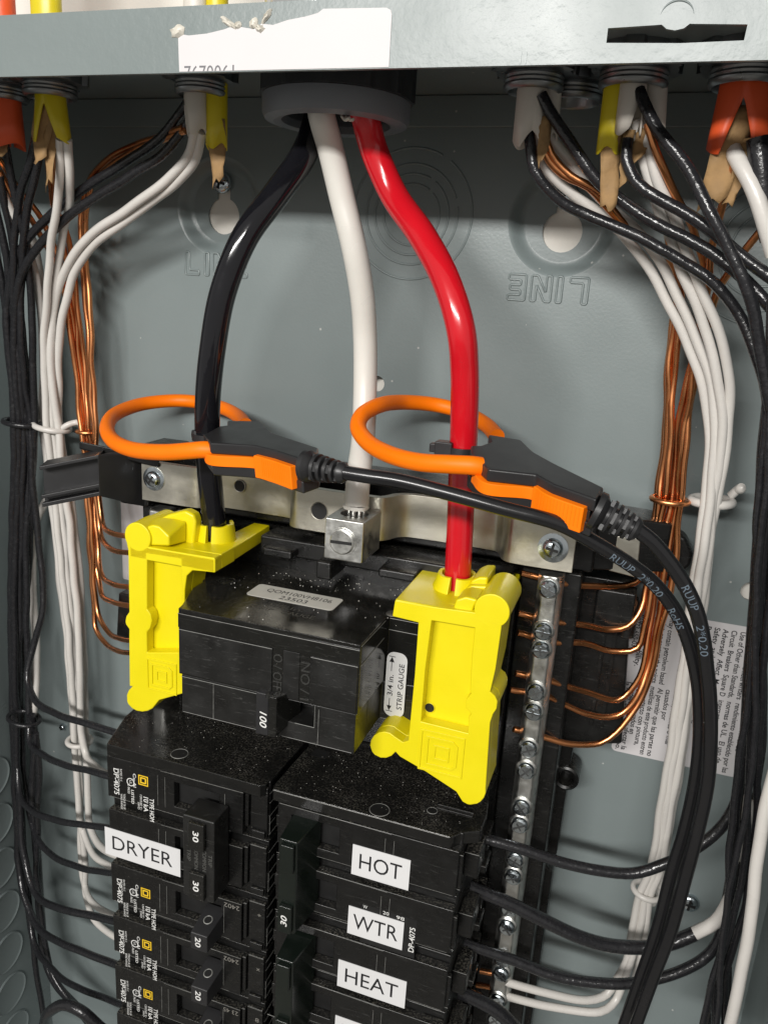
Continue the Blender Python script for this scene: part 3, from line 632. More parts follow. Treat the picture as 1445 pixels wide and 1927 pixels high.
obj('printed_gauge', join(text('3/4 in.', 1.9, (gx + 0.9, -66.25, -138.0), UP, XL, width=8.0, bold=0.008), text('STRIP GAUGE', 1.9, (gx + 4.6, -66.25, -142.8), UP, XL, width=17.5, bold=0.008),
     tri((gx, -66.25, -123.2), 2.0, 1), tri((gx, -66.25, -143.9), 2.0, -1), thin(gx - 0.12, gx + 0.12, -128.6, -125.0, 66.25), thin(gx - 0.12, gx + 0.12, -142.0, -139.0, 66.25), thin(gx - 1.2, gx + 1.2, -123.2, -122.95, 66.25), thin(gx - 1.2, gx + 1.2, -144.15, -143.9, 66.25)), INK, sg)

# crumbs of dirt scattered over the black tops
def crumbs(n, fn, seed, r0, r1):
    rd = random.Random(seed); gs = []
    for i in range(n):
        c = fn(rd); r = rd.uniform(r0, r1) ** 1.0
        q = [Vector((rd.uniform(-1, 1), rd.uniform(-1, 1), 0)).normalized() * r for _ in range(2)]
        v = [c + Vector((r, 0, 0)), c + Vector((-r * .4, r * .8, 0)), c + Vector((-r * .6, -r * .7, 0)), c + Vector((rd.uniform(-.3, .3) * r, 0, r * 1.1))]
        gs.append((v, [[0, 2, 1], [0, 1, 3], [1, 2, 3], [2, 0, 3]]))
    return join(*gs)
CR = mat('plaster_crumbs', (0.62, 0.60, 0.55), 0.8, mottle=0.3, mscale=900)
c1 = obj('dirt_crumbs', crumbs(420, lambda r: (Vector((r.gauss(4, 12), -min(60, abs(r.gauss(12, 14)) + 12), TZ + 0.02)) if r.random() < .5 else Vector((r.uniform(-28, 42), -min(88, abs(r.gauss(30, 22)) + 6), TZ + 0.02))), 1, 0.05, 0.26), CR, recalc=False)
tag(c1, 'white plaster crumbs scattered on the flat black top of the main breaker', 'dirt', kind='stuff')

# ------------------------------------------------------------------ yellow lug covers
def emblem(x0, z0, s, d, h, mir=1):
    """nested square and letter-like D, raised outlines; turned a quarter like on the covers"""
    def ring(pa, pb): return plate([pa, pb], lambda a, b: (x0 + a * s, -d, z0 + b * s), (0, -h, 0))
    def sq(r): return [(-r, -r), (r, -r), (r, r), (-r, r)]
    def dshape(r, k):
        return [(-r, -r), (-r, r), (r - k, r), (r, r - k), (r, -r + k), (r - k, -r)]
    return join(ring(sq(1.0), sq(0.90)), ring([(-.72, -.72), (-.72, .72), (.5, .72), (.72, .5), (.72, -.5), (.5, -.72)], [(-.60, -.60), (-.60, .60), (.45, .60), (.60, .45), (.60, -.45), (.45, -.60)]),
                ring(sq(.36), sq(.26)))
def ballpts(c, r, a0, a1, n=12): return [(c[0] + r * math.cos(math.radians(a0 + (a1 - a0) * i / n)), c[1] + r * math.sin(math.radians(a0 + (a1 - a0) * i / n))) for i in range(n + 1)]
def xz(px, py, d=78): p = P(px, py, d); return (p.x, p.z)
# right cover
rc = root('lug_cover', 'yellow plastic lug cover under the red feeder cable', 'lug cover', (60, -70, -160), 'yellow lug covers on the main breaker')
r_out = [xz(743, 1130), xz(738, 1160), xz(787, 1172), xz(780, 1270), xz(768, 1394)]
r_out += [xz(758, 1397)] + [xz(722 + 26 * math.cos(math.radians(a)), 1402 + 25 * math.sin(math.radians(a))) for a in range(-40, -330, -24)]
r_out += [xz(752, 1424), xz(800, 1452), xz(858, 1490)] + [xz(887 + 27 * math.cos(math.radians(a)), 1488 + 27 * math.sin(math.radians(a))) for a in range(130, -20, -20)]
r_out += [xz(915, 1462), xz(922, 1360)] + [xz(912 + 24 * math.cos(math.radians(a)), 1325 + 25 * math.sin(math.radians(a))) for a in (50, 20, -10, -40, -65)]
r_out += [xz(932, 1260), xz(942, 1190)] + [xz(925 + 28 * math.cos(math.radians(a)), 1150 + 28 * math.sin(math.radians(a))) for a in (45, 15, -15, -45, -75, -105, -135)]
r_out += [xz(894, 1153), xz(800, 1140)]
rec = [xz(812, 1168), xz(893, 1182), xz(888, 1230), xz(884, 1300)] + [xz(897 - 22 * math.cos(math.radians(a)), 1325 + 22 * math.sin(math.radians(a))) for a in (-60, -20, 20, 60)] + [xz(882, 1350), xz(880, 1380), xz(792, 1358), xz(800, 1260)]
rec_b = [(a, b) for a, b in rec]
obj('front_plate', plate([r_out, rec_b], lambda a, b: (a, -73.5, b), (0, -4.5, 0)), YELLOW, rc, bev=0.5)
back_s = [((a - 60) * 0.985 + 60.4, (b + 125) * 0.99 - 125) for a, b in r_out]
obj('side_skirt', plate([r_out, [(a, b) for a, b in rec_b]] if False else [r_out], lambda a, b: (a, -60, b), (0, -13.4, 0)), YELLOW, rc, bev=0.4)
hole = P(808, 1332, 73.7)
obj('vent_hole', lathe(hole, OUT, [(1.6, -0.2), (1.6, 0.03)], 24), VOID, rc)
hh = obj('hole_rim', lathe_closed(hole, OUT, [(1.62, 0.0), (1.75, 0.12), (1.9, 0.0)], 24), YELLOW, rc, smooth=60)
e = P(830, 1418, 78)
obj('embossed_emblem', emblem(e.x, e.z, 7.6, 77.95, 0.45), YELLOW, rc, bev=0.1)
# top tray running back to the cable
tz = P(743, 1128, 78).z
tray = [(P(743, 1128, 78).x, 77.9)] + [(PZ(812, 1052, tz).x, 309 + 0 - (309 - (-PZ(812, 1052, tz).y))), (72.5, -PZ(812, 1052, tz).y), (74.5, 77.9)]
ty = -PZ(812, 1052, tz).y
tray = [(P(743, 1128, 78).x, 77.8), (PZ(812, 1052, tz).x, ty), (73.5, ty), (73.5, 77.8)]
obj('top_tray', prism_xd(tray, tz - 4.5, tz - 0.03), YELLOW, rc, bev=0.5)
cc = P(862, 1072, 58)
def collar(c, r, z0, z1, gaps, flare=1.6):
    """upright split collar round the cable"""
    gs = []; segs = []
    a = 0
    for g0, g1 in gaps:
        n = 14; V = []; Fc = []
        for i in range(n + 1):
            t = math.radians(g0 + (g1 - g0) * i / n); u = Vector((math.cos(t), math.sin(t), 0))
            zt_ = z1 - 0.4 * abs(math.sin(i / n * math.pi * 2))
            for rr, z in ((r, z0), (r, zt_), (r + 1.4, zt_), (r + 1.6 + flare * 0.5, z0)):
                V.append(Vector((c.x, c.y, z)) + u * rr)
        for i in range(n):
            for k in range(4): Fc.append([4 * i + k, 4 * i + (k + 1) % 4, 4 * i + 4 + (k + 1) % 4, 4 * i + 4 + k])
        Fc += [[0, 1, 2, 3], [4 * n + 3, 4 * n + 2, 4 * n + 1, 4 * n]]
        gs.append((V, Fc))
    return join(*gs)
obj('split_collar', collar(cc, 5.2, tz - 0.2, tz + 5.4, [(-82, 60), (75, 262)], 3.0), YELLOW, rc, bev=0.3)
obj('hinge_barrel', lathe(Vector((P(925, 1150, 78).x, -58, P(925, 1150, 78).z)), OUT, [(5.6, -2), (5.6, 20.05)], 32), YELLOW, rc, bev=0.4)
pb = P(888, 1128, 70)
obj('hook_lobe', extr([P(868, 1120, 66)] + [P(x, y, 66) for x, y in ((872, 1108), (890, 1103), (912, 1108), (905, 1122), (896, 1145), (868, 1145))], (0, -10.5, 0)), YELLOW, rc, bev=0.8)
obj('hook_arm', extr([P(x, y, 50) for x, y in ((895, 1095), (903, 1068), (918, 1062), (934, 1062), (932, 1078), (925, 1098), (915, 1108))], (0, -14, 0)), YELLOW, rc, bev=0.9)
obj('hook_bridge', extr([P(x, y, 62) for x, y in ((868, 1112), (890, 1094), (925, 1096), (948, 1108), (955, 1125), (930, 1140), (868, 1145))], (0, -4, 0)), YELLOW, rc, bev=0.9)
# left cover
lc_ = root('lug_cover', 'yellow plastic lug cover under the black feeder cable', 'lug cover', (-50, -70, -158), 'yellow lug covers on the main breaker')
l_out = [xz(405, 1078), xz(362, 1074), xz(352, 1084), xz(348, 1110), xz(346, 1305), xz(300, 1318)]
l_out += [xz(268 + 30 * math.cos(math.radians(a)), 1313 + 27 * math.sin(math.radians(a))) for a in range(50, 235, 20)]
l_out += [xz(244, 1292), xz(243, 1190)] + [xz(256 + 20 * math.cos(math.radians(a)), 1168 + 21 * math.sin(math.radians(a))) for a in (130, 155, 180, 205, 230)]
l_out += [xz(243, 1145), xz(241, 1035)] + [xz(259 + 24 * math.cos(math.radians(a)), 1011 + 22 * math.sin(math.radians(a))) for a in (150, 180, 210, 240, 270, 300, 330)]
l_out += [xz(280, 1030), xz(404, 1050)]
lrec = [xz(276, 1044), xz(350, 1056), xz(349, 1110), xz(345, 1230), xz(276, 1226), xz(276, 1192)] + [xz(262 + 24 * math.cos(math.radians(a)), 1168 + 22 * math.sin(math.radians(a))) for a in (40, 0, -40)] + [xz(276, 1146)]
lrec = [(a, b) for a, b in lrec]
# keep the recess inside the outline
lrec = [xz(277, 1043), xz(340, 1053), xz(342, 1100), xz(340, 1228), xz(277, 1228), xz(277, 1190), xz(283, 1182), xz(286, 1168), xz(283, 1155), xz(277, 1147)]
obj('front_plate', plate([l_out, lrec], lambda a, b: (a, -73.5, b), (0, -4.5, 0)), YELLOW, lc_, bev=0.5)
obj('side_skirt', plate([l_out], lambda a, b: (a, -64, b), (0, -9.4, 0)), YELLOW, lc_, bev=0.4)
e = P(305, 1273, 78)
obj('embossed_emblem', emblem(e.x, e.z, 6.4, 77.95, 0.45), YELLOW, lc_, bev=0.1)
tz2 = P(405, 1052, 78).z
q1 = PZ(508, 988, tz2); q2 = PZ(470, 982, tz2); q0 = P(405, 1052, 78)
tl_ = [(q0.x, 78.0), (q1.x, -q1.y), (q1.x - 7, -q1.y + 0), (q0.x - 10, 62), (q0.x - 30, 58), (-60, 60), (-60, 78.0)]
obj('top_tray', prism_xd(tl_, tz2 - 5.2, tz2), YELLOW, lc_, bev=0.5)
cc2 = P(407, 1000, 58)
obj('split_collar', collar(cc2, 5.1, tz2 - 0.2, tz2 + 6.5, [(-75, 55), (150, 268)], 1.5), YELLOW, lc_, bev=0.3)
obj('hinge_barrel', lathe(Vector((P(259, 1011, 78).x, -60, P(259, 1011, 78).z)), OUT, [(5.4, -2), (5.4, 18.05)], 32), YELLOW, lc_, bev=0.4)
obj('top_hump', extr([P(x, y, 62) for x, y in ((250, 985), (285, 968), (318, 968), (330, 962), (362, 954), (378, 962), (382, 975), (378, 1020), (300, 1032), (256, 1020))], (0, -5, 0)), YELLOW, lc_, bev=1.2)
obj('hump_slope', loft([P(x, y, 67) for x, y in ((262, 984), (290, 972), (330, 975), (352, 980), (352, 1020), (262, 1020))], [P(x, y, 77) for x, y in ((276, 992), (288, 988), (300, 990), (318, 1010), (318, 1028), (276, 1026))]), YELLOW, lc_, bev=0.8)

# ------------------------------------------------------------------ branch breakers
HX = 1
def micro_block(at_z, x0, d, s=1):
    """white print of the left hand breakers, reading downwards"""
    g = [text('DP-4075', 2.3, (x0 + 3.6, -d, at_z), DN, XR, width=11.5, bold=0.01),
         text('LISTED', 1.2, (x0 + 11.4, -d, at_z - 7.5), DN, XR, width=6.2, bold=0.008), text('E-9655', 1.0, (x0 + 9.8, -d, at_z - 5.5), DN, XR, width=4.0), text('Cu-Al', 1.3, (x0 + 12.4, -d, at_z + 0.0), DN, XR, width=6.0, bold=0.01),
         text('INDUS CONT EQ', 0.8, (x0 + 5.4, -d, at_z + 0.2), DN, XR, width=7.6), text('RATED 75 C', 0.8, (x0 + 6.6, -d, at_z + 0.4), DN, XR, width=5.4),
         text('WIRE RANGE', 0.9, (x0 + 6.4, -d, at_z - 10.6), DN, XR, width=7.0), text('TORQUE 36 LB', 0.9, (x0 + 7.7, -d, at_z - 10.3), DN, XR, width=7.0),
         text('10 kA', 2.0, (x0 + 16.9, -d, at_z - 9.0), DN, XR, width=6.6, bold=0.012), text('TYPE HOM', 1.9, (x0 + 19.6, -d, at_z - 9.0), DN, XR, width=10.2, bold=0.012), text('120/240 V~', 0.9, (x0 + 15.3, -d, at_z - 8.6), DN, XR, width=7.0), text('TIPO', 0.8, (x0 + 18.2, -d, at_z - 9.0), DN, XR, width=2.6), text('SWD', 0.9, (x0 + 14.2, -d, at_z - 12.2), DN, XR, width=3.2)]
    c = [(x0 + 11.2, at_z - 4.2)]
    for cx_, cz_ in c:
        g.append(plate([circ(cx_, cz_, 1.75, 20), circ(cx_, cz_, 1.4, 20)], lambda a, b: (a, -d, b), (0, -0.02, 0)))
        g.append(text('UL', 1.1, (cx_ - .5, -d, cz_ + .8), DN, XR, width=1.7))
    return join(*g)
def sq_logo(cx_, cz_, s, d):
    def ring(a, b): return plate([a, b], lambda u, v: (cx_ + u * s, -d, cz_ + v * s), (0, -0.02, 0))
    def sq(r): return [(-r, -r), (r, -r), (r, r), (-r, r)]
    return join(ring(sq(1), sq(.80)), ring([(-.62, -.62), (-.62, .62), (.45, .62), (.62, .45), (.62, -.45), (.45, -.62)], sq(.36)))
BEV_B = 0.35
def prof_body(side):
    """length profile (x from outer end to inner end, height) of one breaker, side=-1 left stack, +1 right"""
    p = [(70.8, 18), (74, 30), (74, 48), (71.5, 52), (71.5, 64), (70.2, 66), (70.2, 78.5), (1.8, 78.5), (1.8, 66), (1.2, 46), (1.2, 18)]
    return [(side * a, b) for a, b in p]
def breaker_case(r_, side, z1, first=False):
    z0 = z1 - 25.15; ze = z1 - 0.15 if not first else z1
    body = prism_xd(prof_body(side), z0 + 0.15, ze - 0.1)
    obj('case', body, BLACK, r_, bev=0.5)
    # stepped end mouldings toward the middle of the panel and the wire end
    f = lambda a, b: (min(side * a, side * b), max(side * a, side * b))
    x0, x1 = f(2.0, 9.0)
    steps = [box(x0, x1, 78.55, 80.2, z0 + 1.4, z1 - 2.0)]
    x0, x1 = f(9.2, 10.8)
    steps.append(box(x0, x1, 78.55, 81.2, z0 + 5.5, z1 - 3.0))
    x0, x1 = f(2.4, 8.0)
    steps.append(box(x0, x1, 80.25, 81.3, z0 + 2.0, z0 + 5.0))
    if side < 0: obj('end_step', join(*steps), BLACK, r_, bev=0.4)
    else: obj('end_step', join(box(2.2, 3.4, 78.55, 80.4, z0 + 2, z1 - 3), box(1.9, 3.5, 78.55, 81, z0 + 9, z0 + 14)), BLACK, r_, bev=0.3)
    x0, x1 = f(70.3, 73.4)
    obj('terminal_shoulder', join(box(x0, x1, 53, 70, z0 + 4.5, z0 + 14.5), box(min(side * 70.3, side * 76.2), max(side * 70.3, side * 76.2), 50, 60, z0 + 6.0, z0 + 12.5)), BLACK, r_, bev=0.5)
def face_with_window(r_, side, z1, wx, ww, xs=15.8):
    """raised face (two rails + panel) with an open slot for the handle"""
    z0 = z1 - 25.15; f = lambda a, b: (min(side * a, side * b), max(side * a, side * b))
    xa, xb = f(xs, 70.0); za, zb3 = z0 + 3.6, z1 - 3.4
    w0, w1 = f(wx, wx + ww)
    lo = window_plate(xa, xb, za, zb3, w0, w1, z0 + 7.5, z1 - 7.0, 78.55, 82.15)
    obj('face', lo, BLACK, r_, bev=0.4)
    obj('slot_dark_plate', box(w0 + 0.05, w1 - 0.05, 78.3, 78.6, z0 + 7.55, z1 - 7.05), VOID, r_)  # black plate added to paint the shade of a deeper slot
    ridges = [((side * a, -82.2, z0 + 6), (side * a, -82.2, z1 - 6)) for a in (18.5, 21.0, 47.2, 44.0) if not (wx - 0.3 < a < wx + ww + 0.3)]
    obj('moulded_ridge', lines3d(ridges + [((side * xs, -82.1, z1 - 3.5), (side * 46.0, -82.1, z1 - 3.8)), ((side * 2.2, -80.25, z1 - 2.3), (side * 8.6, -80.25, z1 - 2.3)), ((side * 10.8, -81.2, z1 - 3.3), (side * 9.4, -81.2, z1 - 3.3)), ((side * 69, -82.1, z0 + 3.9), (side * 16, -82.1, z0 + 3.9))], 0.07), PALE_EDGE, r_)
def small_handle(r_, xc, zc, w, h, text_s=None, hole=True, up=1, side=-1):
    v0 = [Vector((xc - w / 2 + 1.5 * -side * 0, -80, zc + 5)), Vector((xc + w / 2 + 1.5, -80, zc + 5)), Vector((xc + w / 2 + 1.5, -80, zc - 5)), Vector((xc - w / 2, -80, zc - 5))]
    v1 = [Vector((xc - w / 2, -92.5, zc + 1.6)), Vector((xc + w / 2, -92.5, zc + 1.6)), Vector((xc + w / 2, -92.5, zc - 6.0)), Vector((xc - w / 2, -92.5, zc - 6.0))]
    h_ = obj('handle', loft(v0, v1), BLACK_SOFT, r_, bev=0.5)
    n = (v1[1] - v1[0]).cross(v0[0] - v1[0]).normalized()
    if n.z < 0: n = -n
    c = (v0[0] + v1[1] + v0[1] + v1[0]) / 4
    if hole:
        obj('handle_hole', lathe(c, n, [(1.4, -0.2), (1.4, 0.05)], 20), VOID, h_)
        obj('hole_rim', lathe_closed(c, n, [(1.42, 0.0), (1.6, 0.16), (1.85, 0.0)], 20), PALE_EDGE, h_, smooth=60)
    return h_
def edge_ribs(r_, side, z1):
    z0 = z1 - PT; sg = []
    for k, zz in enumerate((z0 + 3, z0 + 7.5, z0 + 11, z0 + 16.5, z0 + 20.5)):
        sg += [((side * 1.75, -78.3, zz), (side * 1.75, -(74 if k % 2 else 69), zz - 0.1)), ((side * 1.8, -78.6, zz), (side * (3.2 + (k % 2) * 1.6), -78.6, zz + (0.8 if k % 2 else -0.4)))]
    sg += [((side * 1.75, -78.55, z0 + 3), (side * 1.75, -78.55, z0 + 11)), ((side * 3.2, -78.65, z0 + 11), (side * 3.2, -78.65, z0 + 20))]
    obj('moulded_ridge', lines3d(sg, 0.07), PALE_EDGE, r_)
# two-pole 30 A at the top of the left stack
ZS = -176.0; PT = 25.4
def pale_top_line(r_, x0, x1, z):
    obj('pale_edge_line', lines3d([((x0, -82.15, z - 0.3), (x1, -82.15, z - 0.3))], 0.12), PALE_EDGE, r_)
dr = root('branch_breaker', 'black two-pole 30 amp breaker with white DRYER tape label', 'circuit breaker', (-36, -50, ZS - 50.8), 'breakers plugged into the panel')
breaker_case(dr, -1, ZS, True); breaker_case(dr, -1, ZS - PT)
obj('top_cover', prism_xd([(-76.5, 54), (-76, 62), (-70.6, 80.2), (-70.0, 82), (-4.5, 82.2), (-2.6, 80.5), (-2.2, 76), (-1.6, 20), (-72, 20)], ZS - 5.0, ZS + 0.02), BLACK_TOP, dr, bev=0.5)
face_with_window(dr, -1, ZS - 1.5, 21.0, 19.0, 11.0); face_with_window(dr, -1, ZS - PT, 21.0, 19.0, 11.0)
obj('top_hole', lathe((-41.2, -76.5, ZS + 0.02), UP, [(3.1, -0.2), (3.1, 0.05)], 28), VOID, dr)
obj('hole_rim', lathe_closed((-41.2, -76.5, ZS + 0.02), UP, [(3.1, 0.02), (3.2, 0.14), (3.35, 0.0)], 28), PALE_EDGE, dr, smooth=50)
pk = obj('rating_print', micro_block(-185.6, -70.5, 82.25), INKW, dr)
obj('maker_emblem', sq_logo(-53.6, -187.9 + 0.3, 2.15, 82.22), INKY, dr)
tie = obj('handle_tie', box(-29.3, -16.3, 82.5, 93.5, -222.5, -187.5), BLACK_SCUFF, dr, bev=0.7)
for zc_, s_ in ((-194.3, '30'), (-215.6, '30')):
    k_ = obj('handle_cap', box(-26.0, -19.5, 93.52, 95.4, zc_ - 5.6, zc_ + 5.6), BLACK_GLOSS, dr, bev=0.5)
    obj('rating_number', text(s_, 2.3, (-23.8, -95.45, zc_ + 2.6), DN, XR, width=4.4, bold=0.015), INKW, k_)
obj('raised_lettering', join(text('COMMON', 1.6, (-21.0, -93.55, -200.3), DN, XR, width=9, ext=0.05), text('TRIP', 1.6, (-18.6, -93.55, -201.6), DN, XR, width=5, ext=0.05), text('COMMON', 1.6, (-24.4, -93.55, -200.3), DN, XR, width=9, ext=0.05), text('TRIP', 1.6, (-27.4, -93.55, -201.6), DN, XR, width=5, ext=0.08)), mat('raised_tie_lettering', (0.075, 0.075, 0.07), 0.35), dr)
def tape(parent, s, x0, x1, z0, z1, d, tw):
    t_ = obj('name_tape', prism_xz([(x0, z0), (x1, z0 - 0.1), (x1 + 0.05, z1 - 0.1), (x0 + 0.05, z1)], d, d + 0.18), TAPE, parent)
    obj('tape_word', text(s, 6.3, ((x0 + x1) / 2, -d - 0.22, (z0 + z1) / 2 - 3.0), XR, UP, width=tw, align='C'), INK, t_)
    return t_
edge_ribs(dr, -1, ZS); edge_ribs(dr, -1, ZS - PT)
tape(dr, 'DRYER', -72.1, -37.6, -226.2, -213.6, 82.2, 27.5)
# three single-pole 20 A breakers below it
def single(z1, tail, label, parts=True):
    r_ = root('branch_breaker', label, 'circuit breaker', (-36, -50, z1 - PT), 'breakers plugged into the panel')
    breaker_case(r_, -1, z1); face_with_window(r_, -1, z1, 20.0, 20.0, 11.0)
    obj('rating_print', micro_block(z1 - 10.3 + 0.4, -70.8, 82.25), INKW, r_)
    obj('maker_emblem', sq_logo(-53.8, z1 - 12.6, 2.15, 82.22), INKY, r_)
    edge_ribs(r_, -1, z1)
    h_ = small_handle(r_, -23.4, z1 - 14.4, 7.2, 8)
    obj('rating_number', text('20', 2.3, (-24.8, -92.55, z1 - 14.2), DN, XR, width=4.4, bold=0.015), INKW, h_)
    obj('date_code', text(tail[0], 2.0, (-11.8, -82.25, z1 - 4.6), XL, DN, width=6.6), mat('date_print', (0.20, 0.19, 0.17), 0.6) if 'date_print' not in MATS else MATS['date_print'], r_)
    obj('cavity_mark', text(tail[1], 2.0, (-5.2, -80.25, z1 - 8.6), XR, UP, width=1.6), MATS['date_print'], r_)
    return r_
def copy_tree(o, parent=None, off=(0, 0, 0)):
    c = o.copy(); COL.objects.link(c); c.parent = parent
    if parent is None: c.location = o.location + Vector(off) * MM
    for ch in list(o.children): copy_tree(ch, c)
    return c
s1 = single(ZS - 2 * PT, ('2402', '+'), 'black 20 amp breaker stamped 2402 with a plus mark, directly under the DRYER breaker')
s2 = single(ZS - 3 * PT, ('2402', 'x'), 'black 20 amp breaker stamped 2402 with a cross mark, below the one with the plus')
s3 = single(ZS - 4 * PT, ('23 45', '8'), 'black 20 amp breaker stamped 23 45, third below the DRYER breaker')
s4 = copy_tree(s3, None, (0, 0, -PT)); s4['label'] = 'black breaker cut by the bottom edge at the foot of the left stack'
TOGGLE = mat('dark_green_black_toggle', (0.006, 0.009, 0.007), 0.2, mottle=0.15, bump=0.15, bscale=900, bdist=0.00004, rvar=0.05)
# right stack: two-pole breakers turned round
def double_right(z1, label, tapes, num=True, first=False):
    r_ = root('branch_breaker', label, 'circuit breaker', (36, -50, z1 - 2 * PT), 'breakers plugged into the panel')
    breaker_case(r_, 1, z1, first); breaker_case(r_, 1, z1 - PT)
    face_with_window(r_, 1, z1 - (1.5 if first else 0), 8.6, 18.4, 3.6); face_with_window(r_, 1, z1 - PT, 8.6, 18.4, 3.6)
    if first:
        obj('top_cover', prism_xd([(2.2, 20), (0.2, 70), (0.0, 80.0), (0.8, 82), (66.3, 82.0), (67.5, 81), (69.3, 78.4), (75.2, 75), (75.5, 66), (72.5, 45), (72.5, 20)], z1 - 4.8, z1 + 0.02), BLACK_TOP, r_, bev=0.5)
        for x, d, rr in ((39.9, 84.5 - 2.5, 3.4), (57, 71, 1.7)):
            d_ = min(d, 78)
            obj('top_hole', lathe((x, -d_, z1 + 0.02), UP, [(rr, -0.2), (rr, 0.05)], 28), VOID, r_)
            obj('hole_rim', lathe_closed((x, -d_, z1 + 0.02), UP, [(rr, 0.02), (rr + .1, 0.12), (rr + 0.22, 0.0)], 28), PALE_EDGE, r_, smooth=50)
        obj('top_recess', box(4.5, 10.5, 52, 57, z1 + 0.02, z1 + 0.06), VOID, r_)
        obj('moulded_bar', join(box(58, 71, 66.5, 67.3, z1 + 0.02, z1 + 0.5), box(58, 71, 68.6, 69.2, z1 + 0.02, z1 + 0.5)), BLACK, r_, bev=0.15)
        pale_top_line(r_, 1, 66, z1)
    zc_ = z1 - PT
    edge_ribs(r_, 1, z1); edge_ribs(r_, 1, z1 - PT)
    # handle with sloped top, spanning both poles
    hx0, hx1 = 9.4, 16.2
    hv0 = [Vector((hx0 - .5, -80, zc_ + 17.5)), Vector((hx1 + 3.2, -80, zc_ + 17.5)), Vector((hx1 + 3.2, -80, zc_ - 21)), Vector((hx0 - .5, -80, zc_ - 21))]
    hv1 = [Vector((hx0, -94, zc_ + 16.0)), Vector((hx1, -94, zc_ + 16.0)), Vector((hx1, -94, zc_ - 22.5)), Vector((hx0, -94, zc_ - 22.5))]
    h_ = obj('handle_tie', loft(hv0, hv1), TOGGLE, r_, bev=0.5)
    for zc2 in (zc_ + 9.4, zc_ - 15.8):
        k_ = obj('handle_cap', box(hx0 + 1.2, hx1 - 0.6, 94.02, 95.8, zc2 - 5.6, zc2 + 5.6), TOGGLE, r_, bev=0.5)
        if num and zc2 < zc_: obj('rating_number', text('30', 2.3, (hx0 + 4.6, -95.85, zc2 - 2.4), UP, XL, width=4.4, bold=0.015, shear=0.2), INKW, k_)
    for (s, x0, x1, z0, z1_, tw) in tapes:
        tape(r_, s, x0, x1, z0, z1_, 82.2, tw)
    for k in range(2):
        zz = z1 - PT * k
        obj('wire_port', join(box(66.5, 71.2, 78.52, 80.6, zz - 21, zz - 7), box(70.3, 75.6, 62, 74, zz - 20.5, zz - 10.5), box(70.3, 77.0, 56, 66, zz - 24, zz - 20.8)), BLACK, r_, bev=0.6)
        obj('pale_edge_line', lines3d([((66.5, -80.65, zz - 7.1), (71.1, -80.65, zz - 7.1)), ((70.4, -74.05, zz - 10.6), (75.6, -74.05, zz - 10.6)), ((66.6, -80.65, zz - 20.9), (71.1, -80.65, zz - 20.9)), ((70.4, -66.05, zz - 20.9), (77, -66.05, zz - 20.9))], 0.08), PALE_EDGE, r_)
    return r_
d1 = double_right(ZS, 'black two-pole 30 amp breaker with tape labels HOT and WTR', [('HOT', 32.3, 53.5, -201.6, -189.2, 15.6), ('WTR', 32.1, 53.0, -227.3, -215.3, 17.0)], first=True)
obj('rating_print', join(text('DP-4075', 2.0, (57.2, -82.25, -227.0), UP, XL, width=10.5, bold=0.01), text('20', 1.4, (45, -82.25, -214.6), XR, UP, width=2.2), text('98', 1.4, (50, -82.25, -214.8), XR, UP, width=3.0), text('W', 1.4, (37.5, -82.25, -214.6), XR, UP, width=1.6)), INKW, d1)
obj('print_field', box(37, 57.6, 82.17, 82.2, -229.5, -213.0), VOID, d1)
d2 = double_right(ZS - 2 * PT, 'black two-pole 30 amp breaker with tape label HEAT', [('HEAT', 29.3, 55.7, -252.4, -240.3, 20.5), ('PUMP', 29.3, 55.5, -278.6, -266.4, 20.5)])
d3 = copy_tree(d1, None, (0, 0, -4 * PT)); d3['label'] = 'black two-pole breaker at the very foot of the right stack'
for ch in list(d3.children):
    if ch.name.startswith(('top_', 'hole_rim', 'moulded_bar', 'name_tape')):
        for g_ in list(ch.children): bpy.data.objects.remove(g_)
        bpy.data.objects.remove(ch)

# dust on the stack tops
c2 = obj('dirt_crumbs', crumbs(170, lambda r: Vector(((r.uniform(-72, -4) if r.random() < .4 else r.uniform(3, 68)), -r.uniform(50, 80), ZS + 0.05)), 4, 0.06, 0.17), CR, recalc=False)
tag(c2, 'pale dust grains on the tops of the two breaker stacks', 'dirt', kind='stuff')

# ------------------------------------------------------------------ feeder bushing and feeders
bu = root('conduit_bushing', 'large round dark grey plastic bushing where the three thick cables enter', 'conduit bushing', (3.2, -52, 46))
def ribbed(r, h, t):
    return r + (0.75 if (1.9 < h < 12.45 and r > 22.5 and (math.degrees(t) % 30) < 6) else 0)
obj('bushing_body', lathe_closed((2.4, -52, 67), DN, [(18, 0), (25.0, 0), (25.0, 1.5), (23.8, 2), (23.8, 12.4), (22.8, 12.5), (18, 12.5)], 120, mod=ribbed), BLACKBUSH, bu, smooth=30)
obj('bushing_ring', lathe_closed((2.4, -52, 67), DN, [(17.8, 12.55), (23.2, 12.55), (23.2, 17.4), (22.4, 19.0), (19.4, 19.8), (17.2, 19.2), (16.6, 17)], 96), DARKGREY, bu, smooth=30)
fit = root('conduit_fitting', 'ribbed clear plastic conduit end above the top lip', 'conduit', (3.2, -52, 75))
CLEAR = mat('frosted_grey_fitting', (0.5, 0.5, 0.5), 0.2, metal=0.6)
obj('fitting_body', lathe((3.2, -52, 69), UP, [(22, 0), (22, 3), (24, 3.5), (24, 12), (20, 14), (20, 60)], 48, mod=lambda r, h, t: r + 0.6 * math.sin(t * 24)), CLEAR, fit, smooth=30)

